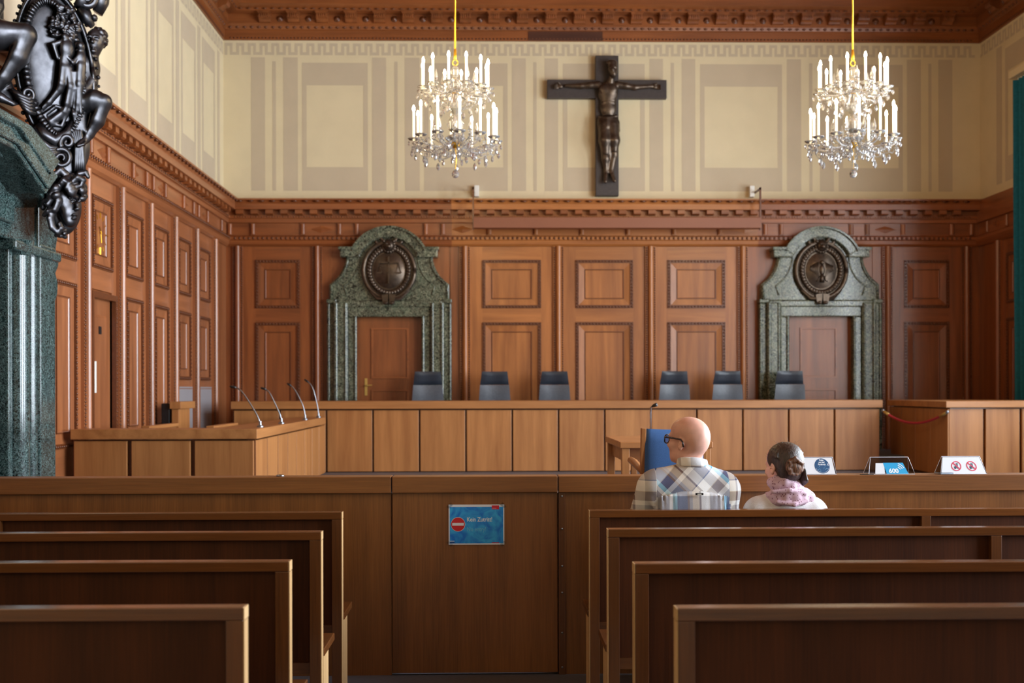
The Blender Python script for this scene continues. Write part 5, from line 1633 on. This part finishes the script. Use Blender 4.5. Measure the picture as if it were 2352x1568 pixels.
def slab_u(pts, p0, p1, name, bev=.015):
    mb = MB()
    mb.prism([(u, z) for u, z in pts], 'y', p0, p1)
    mb.xf = lambda u, p, z: FP(u, p, z)
    return mb.build(name, md, t, False, bev)
slab_u([(6.2, 2.70), (9.52, 2.70), (9.52, 3.30), (9.05, 3.42), (6.2, 3.42)], .03, .30, 'frieze_block')
slab_u([(6.2, 2.82), (8.94, 2.82), (8.94, 3.12), (8.66, 3.22), (6.2, 3.22)], .30, .34, 'frieze_panel')
slab_u([(9.45, 2.66), (9.81, 2.66), (9.86, 2.80), (9.93, 2.95), (10.03, 3.10), (10.12, 3.16), (10.12, 3.30), (9.45, 3.42)], .03, .32, 'side_console')
slab_u([(9.80, 2.30), (9.86, 2.24), (9.95, 2.27), (10.02, 2.36), (10.03, 2.46), (9.98, 2.54), (10.04, 2.60), (10.05, 2.68), (9.99, 2.75), (9.90, 2.78), (9.80, 2.76)], .05, .27, 'ear_scroll', .03)
MB(FP).box(8.9, 9.86, .03, .36, 2.62, 2.70).build('necking', md, t, bevel=.02)
# hood: a level stretch that breaks downward at its end, in three stepped layers
def hood(p0, p1, dz, th, name, du=0.0):
    slab_u([(6.0, 3.26 + dz), (8.26 + du, 3.26 + dz), (8.84 + du, 3.035 + dz), (9.03 + du, 3.035 + dz + .14), (8.46 + du, 3.26 + dz + th), (6.0, 3.26 + dz + th)], p0, p1, name, .012)
hood(.03, .62, 0, .20, 'hood')
hood(.03, .66, .15, .065, 'hood_lip')
hood(.62, .645, .035, .045, 'hood_fillet')
slab_u([(6.2, 3.42), (8.5, 3.42), (9.3, 3.05), (9.3, 3.0), (8.4, 3.22), (6.2, 3.22)], .03, .50, 'hood_bed', .01)

# ------------------------------------------------------------------ bronze group above it
G0 = Vector((-3.985, 9.30, 4.712))
PS = 1 / 281.0
gt = thing('bronze_group', 'dark bronze group with shield, seated figures and gorgon head on the marble portal', 'sculpture', tuple(G0 + Vector((.45, 0, -1.3))))
GA = math.radians(48)
GC, GS = math.cos(GA), math.sin(GA)
G0 = Vector((-3.815, 8.88, 4.70))
GB = Vector((.45, .2, -1.3))
gt.location = G0 + GB
def gmap(x, y, z):
    """Group space to metres: turned to face the room, x to the middle of the room, y down."""
    z = z - .15 * max(0.0, 320 - y)
    u, d = (x + .75 * z) * PS * 1.05, z * PS
    return (u * GC - d * GS - GB.x, u * GS + d * GC - GB.y, -(y + 34 - .21 * x) * PS - GB.z)
def gtf(p):
    q = np.empty_like(p)
    for i in range(len(p)): q[i] = gmap(p[i, 0], p[i, 1], p[i, 2])
    return q
# space of the clay: x to the room's middle, y down, z away along the wall, in units of 3.6 mm
def clay(x0, x1, y0, y1, z0, z1, h): return Clay(span((x0, x1, h)), span((y0, y1, h)), span((z0, z1, h)))
bz = M['bronze']
# right-hand seated figure, half behind the shield
c = clay(150, 275, 55, 345, -45, 75, 1.6)
c.ell((228, 102, 18), (19, 25, 21), 5).ell((231, 92, 22), (22, 22, 22), 6)
g = random.Random(5)
for k in range(60):
    q, e = g.uniform(-1.0, 3.9), g.uniform(-1.2, 1.2)
    x, y = 234 + 22 * math.cos(q) * math.cos(e), 90 - 20 * math.sin(q) * math.cos(e)
    if y < 104 or x > 250: c.ell((x, y, 24 + 18 * math.sin(e)), (5.5, 5.5, 5.5), 2)
c.cap((226, 98, -1), (227, 108, -6), 2.4, 3.6, 3).ell((226, 117, 1), (6, 2, 3), 2).ell((227, 126, 2), (7, 5, 5), 4)
for x in (217, 236): c.ell((x, 100, -1), (5, 3, 3), 2, None, True); c.ell((x, 101, 3), (3.4, 2.6, 3), 1)
c.cap((212, 95.5, 0), (222, 95, -3), 2, 2, 2).cap((231, 95, -3), (241, 96, 0), 2, 2, 2)
c.cap((222, 122, 22), (212, 150, 28), 14, 16, 8)
c.chain([(205, 155, 30), (200, 190, 28), (195, 235, 24)], [30, 26, 28], 12)
c.chain([(216, 152, 22), (222, 190, 10), (205, 215, -4)], [12, 10, 8], 6)
c.chain([(198, 242, 10), (228, 236, 2), (252, 240, -4)], [25, 23, 17], 8)
c.chain([(250, 242, -4), (232, 280, 0), (212, 308, 2), (204, 320, 0)], [17, 16, 10.5, 8.5], 6)
c.chain([(204, 320, 0), (196, 330, -8), (190, 338, -16)], [9, 8, 6], 4)
for k in range(5): c.cap((192 + k * 3, 335 - k, -14), (189 + k * 3.2, 341 - k, -20), 3.2, 2.6, 1.5)
for k in range(6): c.chain([(176 + 5 * k, 236, -4 + 3 * k), (180 + 4 * k, 268, -10 + 2 * k), (182 + 4 * k, 300 + 4 * (k % 2), -6)], [5, 6, 4], 3)
c.build('seated_figure', bz, gt, gtf)
# left-hand seated figure
c = clay(-30, 125, -20, 265, -75, 45, 1.8)
c.ell((2, 10, 10), (30, 50, 26), 10).ell((0, 60, 8), (28, 40, 26), 14)
c.chain([(22, 10, -6), (24, 45, -14), (18, 84, -26)], [15, 13, 9], 5)
c.chain([(-20, 110, -6), (30, 106, -16), (84, 104, -24)], [33, 30, 22], 8)
c.chain([(86, 106, -24), (66, 150, -22), (34, 192, -20), (10, 216, -18)], [21, 20, 13, 10], 6)
c.chain([(8, 218, -18), (28, 236, -24), (50, 248, -28)], [10, 9, 6], 4)
for k in range(5): c.cap((44 + 2 * k, 246 - k * 1.5, -26 + 3 * k), (54 + 2 * k, 251 - k * 1.5, -30 + 3 * k), 3.4, 2.6, 1.5)
for k in range(7): c.chain([(-6 + 4 * k, 84 - k, -32 + 2 * k), (-2 + 3 * k, 112, -42 + 3 * k), (-12 + 3 * k, 150, -30)], [4.5, 5, 5], 3)
for k in range(4): c.chain([(10 + 8 * k, 190, 0), (18 + 8 * k, 215, -6), (26 + 9 * k, 235, -4)], [7, 8, 6], 4)
c.build('seated_figure', bz, gt, gtf)
# shield with its borders
c = clay(40, 225, -30, 335, -40, 50, 1.9)
tilt = (0, .0, -.10)
c.ell((136, 168, 14), (92, 182, 12), 4, tilt)
c.ell((139, 170, 6), (68, 152, 14), 6, tilt)
sh = c.build('shield', bz, gt, gtf)
Rt = Matrix.Rotation(-.10, 3, 'Z')
def onel(a, b, q, z): v = Rt @ Vector((a * math.cos(q), b * math.sin(q), 0)); return (139 + v.x, 170 + v.y, z)
mb = MB()
for i in range(76):
    q = 2 * PI * i / 76
    x, y, z = onel(62, 143, q, -7)
    mb.tube([onel(62, 143, q - .036, -7), onel(62, 143, q, -7), onel(62, 143, q + .036, -7)], [6.5, 9.5, 6.5] if i % 3 else [9, 7.5, 9], 8)
mb.xf = gmap
GX = gmap
mb.build('rope_border', bz, sh, True)
mb = MB(GX)
mb.tube([onel(84, 172, 2 * PI * i / 60, 4) for i in range(61)], 5, 6)
for i in range(58):
    q = 2 * PI * i / 58
    mb.ball(onel(95, 186, q, 10), 5.2 if i % 2 else 3.6, 7, 5)
mb.build('beaded_border', bz, sh, True)
# relief on the shield: tree and two figures
c = clay(110, 212, 28, 312, -40, 22, 1.5)
for k in range(95):
    q, r = g.uniform(0, 2 * PI), math.sqrt(g.random())
    x, y = 166 + 34 * r * math.cos(q), 76 + 38 * r * math.sin(q)
    if x < 150 and y < 62: continue
    c.ell((x, y, -10 - 6 * g.random()), (g.uniform(3.5, 7), g.uniform(3, 6), 7), 2.5)
c.cap((180, 100, -8), (178, 190, -8), 7, 6, 4)
c.ell((170, 130, -18), (16, 22, 11), 6).ell((164, 160, -16), (13, 20, 10), 8).ell((168, 106, -19), (8, 9, 9), 5)
c.chain([(158, 116, -18), (142, 122, -20), (150, 150, -20)], [6, 5.5, 4.5], 3)
c.chain([(162, 172, -16), (156, 205, -18), (152, 214, -16), (126, 242, -14), (108, 256, -12)], [12, 9, 8, 6, 4.5], 4)
c.chain([(172, 172, -14), (176, 210, -16), (166, 245, -14), (160, 262, -12)], [11, 9, 7, 5], 4)
c.ell((202, 122, -14), (9, 10, 9), 4).ell((200, 150, -12), (12, 22, 10), 6)
c.chain([(198, 142, -16), (184, 160, -22), (174, 150, -22)], [5, 4.5, 4], 3)
c.chain([(200, 165, -12), (196, 205, -14), (190, 245, -12), (184, 268, -10)], [12, 10, 7, 5], 4)
for k in range(4): c.chain([(178 + 5 * k, 180, -18), (182 + 5 * k, 215, -16), (172 + 8 * k, 250 + 5 * k, -12)], [4, 5, 4], 3)
c.chain([(112, 268, -8), (140, 250, -10), (168, 258, -10), (150, 292, -8), (128, 288, -8), (112, 268, -8)], [4] * 6, 3)
c.cap((128, 282, -6), (158, 262, -8), 10, 9, 6)
c.build('relief', bz, sh, gtf)
# strap work: volutes above, rolled straps and swags below
def spiral(x, y, r, turns, a0, z=-6, dirn=1, n=34):
    return [(x + r * (1 - .82 * i / n) * math.cos(a0 + dirn * turns * 2 * PI * i / n), y + r * (1 - .82 * i / n) * math.sin(a0 + dirn * turns * 2 * PI * i / n), z) for i in range(n + 1)]
mb = MB(GX)
mb.tube([(262, -30, 8), (250, -8, 2), (238, 2, -6)] + spiral(217, 14, 24, 1.6, -.5, -10, 1), [10] * 3 + [7 - 3 * i / 34 for i in range(35)], 9)
mb.tube([(238, 40, 8), (250, 15, 8), (258, -30, 8)], [13, 17, 15], 10).tube([(205, 34, 2), (216, 58, 6), (226, 70, 8)], [16, 14, 7], 10).ball((232, 54, 2), 8, 8, 6)
mb.tube([(203, 36, -2), (208, 10, 0), (196, -25, 4)], [18, 15, 12], 10)
mb.build('top_volute', bz, gt, True)
mb = MB(GX)
for k in range(5): mb.tube([(48 + 4 * k, 218 + 6 * k, -20 + 2 * k), (66 + 2 * k, 232 + 6 * k, -26), (84, 238 + 6.5 * k, -22), (94, 226 + 10 * k, -14)], [6, 6.5, 6.5, 4], 8)
mb.tube(spiral(80, 226, 15, 1.2, 1.2, -16, -1, 20), 5, 7)
for k in range(4): mb.tube([(88 + 4 * k, 296 + 4 * k, -14), (102 + 3 * k, 324 + 5 * k, -20), (126, 342 + 5 * k, -18), (146, 340 + 4 * k, -12)], [5, 7, 7, 5], 8)
mb.tube([(98, 288, -6), (112, 312, -10), (138, 326, -10), (164, 308, -6), (178, 280, -2)], [9, 13, 14, 12, 8], 10)
mb.tube(spiral(150, 366, 23, 1.5, -2.2, -14, 1), [6.5 - 3 * i / 34 for i in range(35)], 9)
mb.tube(spiral(164, 330, 17, 1.3, 2.4, -16, 1), [7 - 3 * i / 34 for i in range(35)], 9)
for k in range(5): mb.tube([(160 + 7 * k, 282, 0), (172 + 5 * k, 306, -6), (182 + 3 * k, 336, -4), (180 + 4 * k, 372, 0), (176 + 5 * k, 402, 4)], [5, 6, 7, 7, 5], 8)
mb.build('strapwork', bz, gt, True)
c = clay(70, 215, 255, 430, -10, 60, 2.2)
c.ell((138, 312, 22), (56, 44, 22), 8).ell((160, 372, 22), (34, 56, 22), 10).ell((186, 330, 20), (22, 52, 18), 8)
c.build('backing', bz, gt, gtf)
# gorgon head with snakes
c = clay(92, 226, 362, 556, -60, 60, 1.35)
c.frame(np.array(Matrix.Rotation(math.radians(-6), 3, 'Y')), (160, 470, 0))
c.ell((-4, -14, 8), (28, 36, 32), 6).ell((6, 14, -2), (22, 32, 22), 8).ell((8, 40, -6), (13, 11, 13), 8)
c.chain([(19, -12, -16), (25, 4, -22), (26, 14, -24)], [3.5, 4.2, 5.2], 4)
c.ell((22, 15, -22), (5, 3.5, 6), 2)
c.ell((17, -6, -20), (9, 5, 6), 3, (0, .5, 0), True); c.ell((14, -5, -15), (5.5, 4, 5), 1)
c.ell((28, -7, -8), (5, 4, 7), 3, None, True); c.ell((27, -6, -8), (3.6, 3.4, 4), 1)
c.chain([(8, -12, -25), (16, -16, -23), (25, -13, -17)], [3, 3.2, 2.4], 3)
c.ell((18, 27, -19), (8, 2.6, 7), 2.5).ell((17, 34, -18), (7, 3, 6), 2.5).ell((19, 30.5, -21), (7, 2.0, 6), 1, None, True)
c.frame()
for k in range(64):
    q, e = g.uniform(-.3, PI + .5), g.uniform(-1.3, 1.0)
    x, y, z = 156 + 40 * math.cos(q) * math.cos(e), 446 - 44 * math.sin(q) * math.cos(e), 4 + 38 * math.sin(e)
    c.ell((x, y, z), (g.uniform(7, 12), g.uniform(7, 11), 9), 2.5)
def snake(pts, r): c.chain(pts, [1.35 * r * (1 - .4 * i / (len(pts) - 1)) for i in range(len(pts))], 2)
snake([(136, 430, -14), (124, 442, -20), (134, 456, -24), (122, 468, -22), (112, 460, -16), (108, 474, -12)], 7)
snake([(138, 446, -18), (146, 464, -26), (138, 482, -26), (122, 484, -22), (112, 490, -16)], 7)
snake([(132, 480, -18), (126, 500, -20), (130, 520, -18), (142, 532, -16), (150, 524, -18), (146, 514, -18)], 7)
snake([(150, 430, -26), (160, 420, -32), (172, 428, -34), (166, 438, -34)], 6.5)
snake([(176, 424, -22), (190, 414, -26), (202, 420, -22), (196, 432, -22)], 6.5)
snake([(160, 404, -18), (150, 394, -22), (140, 402, -24), (134, 416, -22)], 7)
snake([(190, 402, -8), (204, 400, -10), (210, 410, -10)], 6)
c.ell((146, 470, 26), (40, 62, 24), 6)
for k in range(16): c.ell((132 + 24 * g.random(), 516 + 26 * g.random(), -14 * g.random()), (5, 5, 5), 2)
c.build('gorgon_head', bz, gt, gtf)

# gilded clock set in the panel over the left door
ck = thing('wall_clock', 'gilded clock hands and hour marks on the panel above the left wall door', 'clock', (XL + .05, 11.85 + .48, 3.14))
u0 = (DU0 + DU1) / 2
ck.location = (XL + .036, u0, 3.14)
for k in range(12):
    q = 2 * PI * k / 12
    a, b = .15, .20 if k % 3 else .225
    MB().tube([(0, a * math.sin(q), a * math.cos(q)), (0, b * math.sin(q), b * math.cos(q))], .005 if k % 3 else .009, 5).build('hour_mark', M['gold'], ck)
MB().tube([(.008, -.006, .02), (.008, .02, -.10)], .004, 5).build('minute_hand', M['gold'], ck)
MB().tube([(.008, .01, .01), (.008, -.04, .06)], .005, 5).build('hour_hand', M['gold'], ck)
MB().ball((.008, 0, 0), .012, 8, 5).build('hub', M['gold'], ck, True)
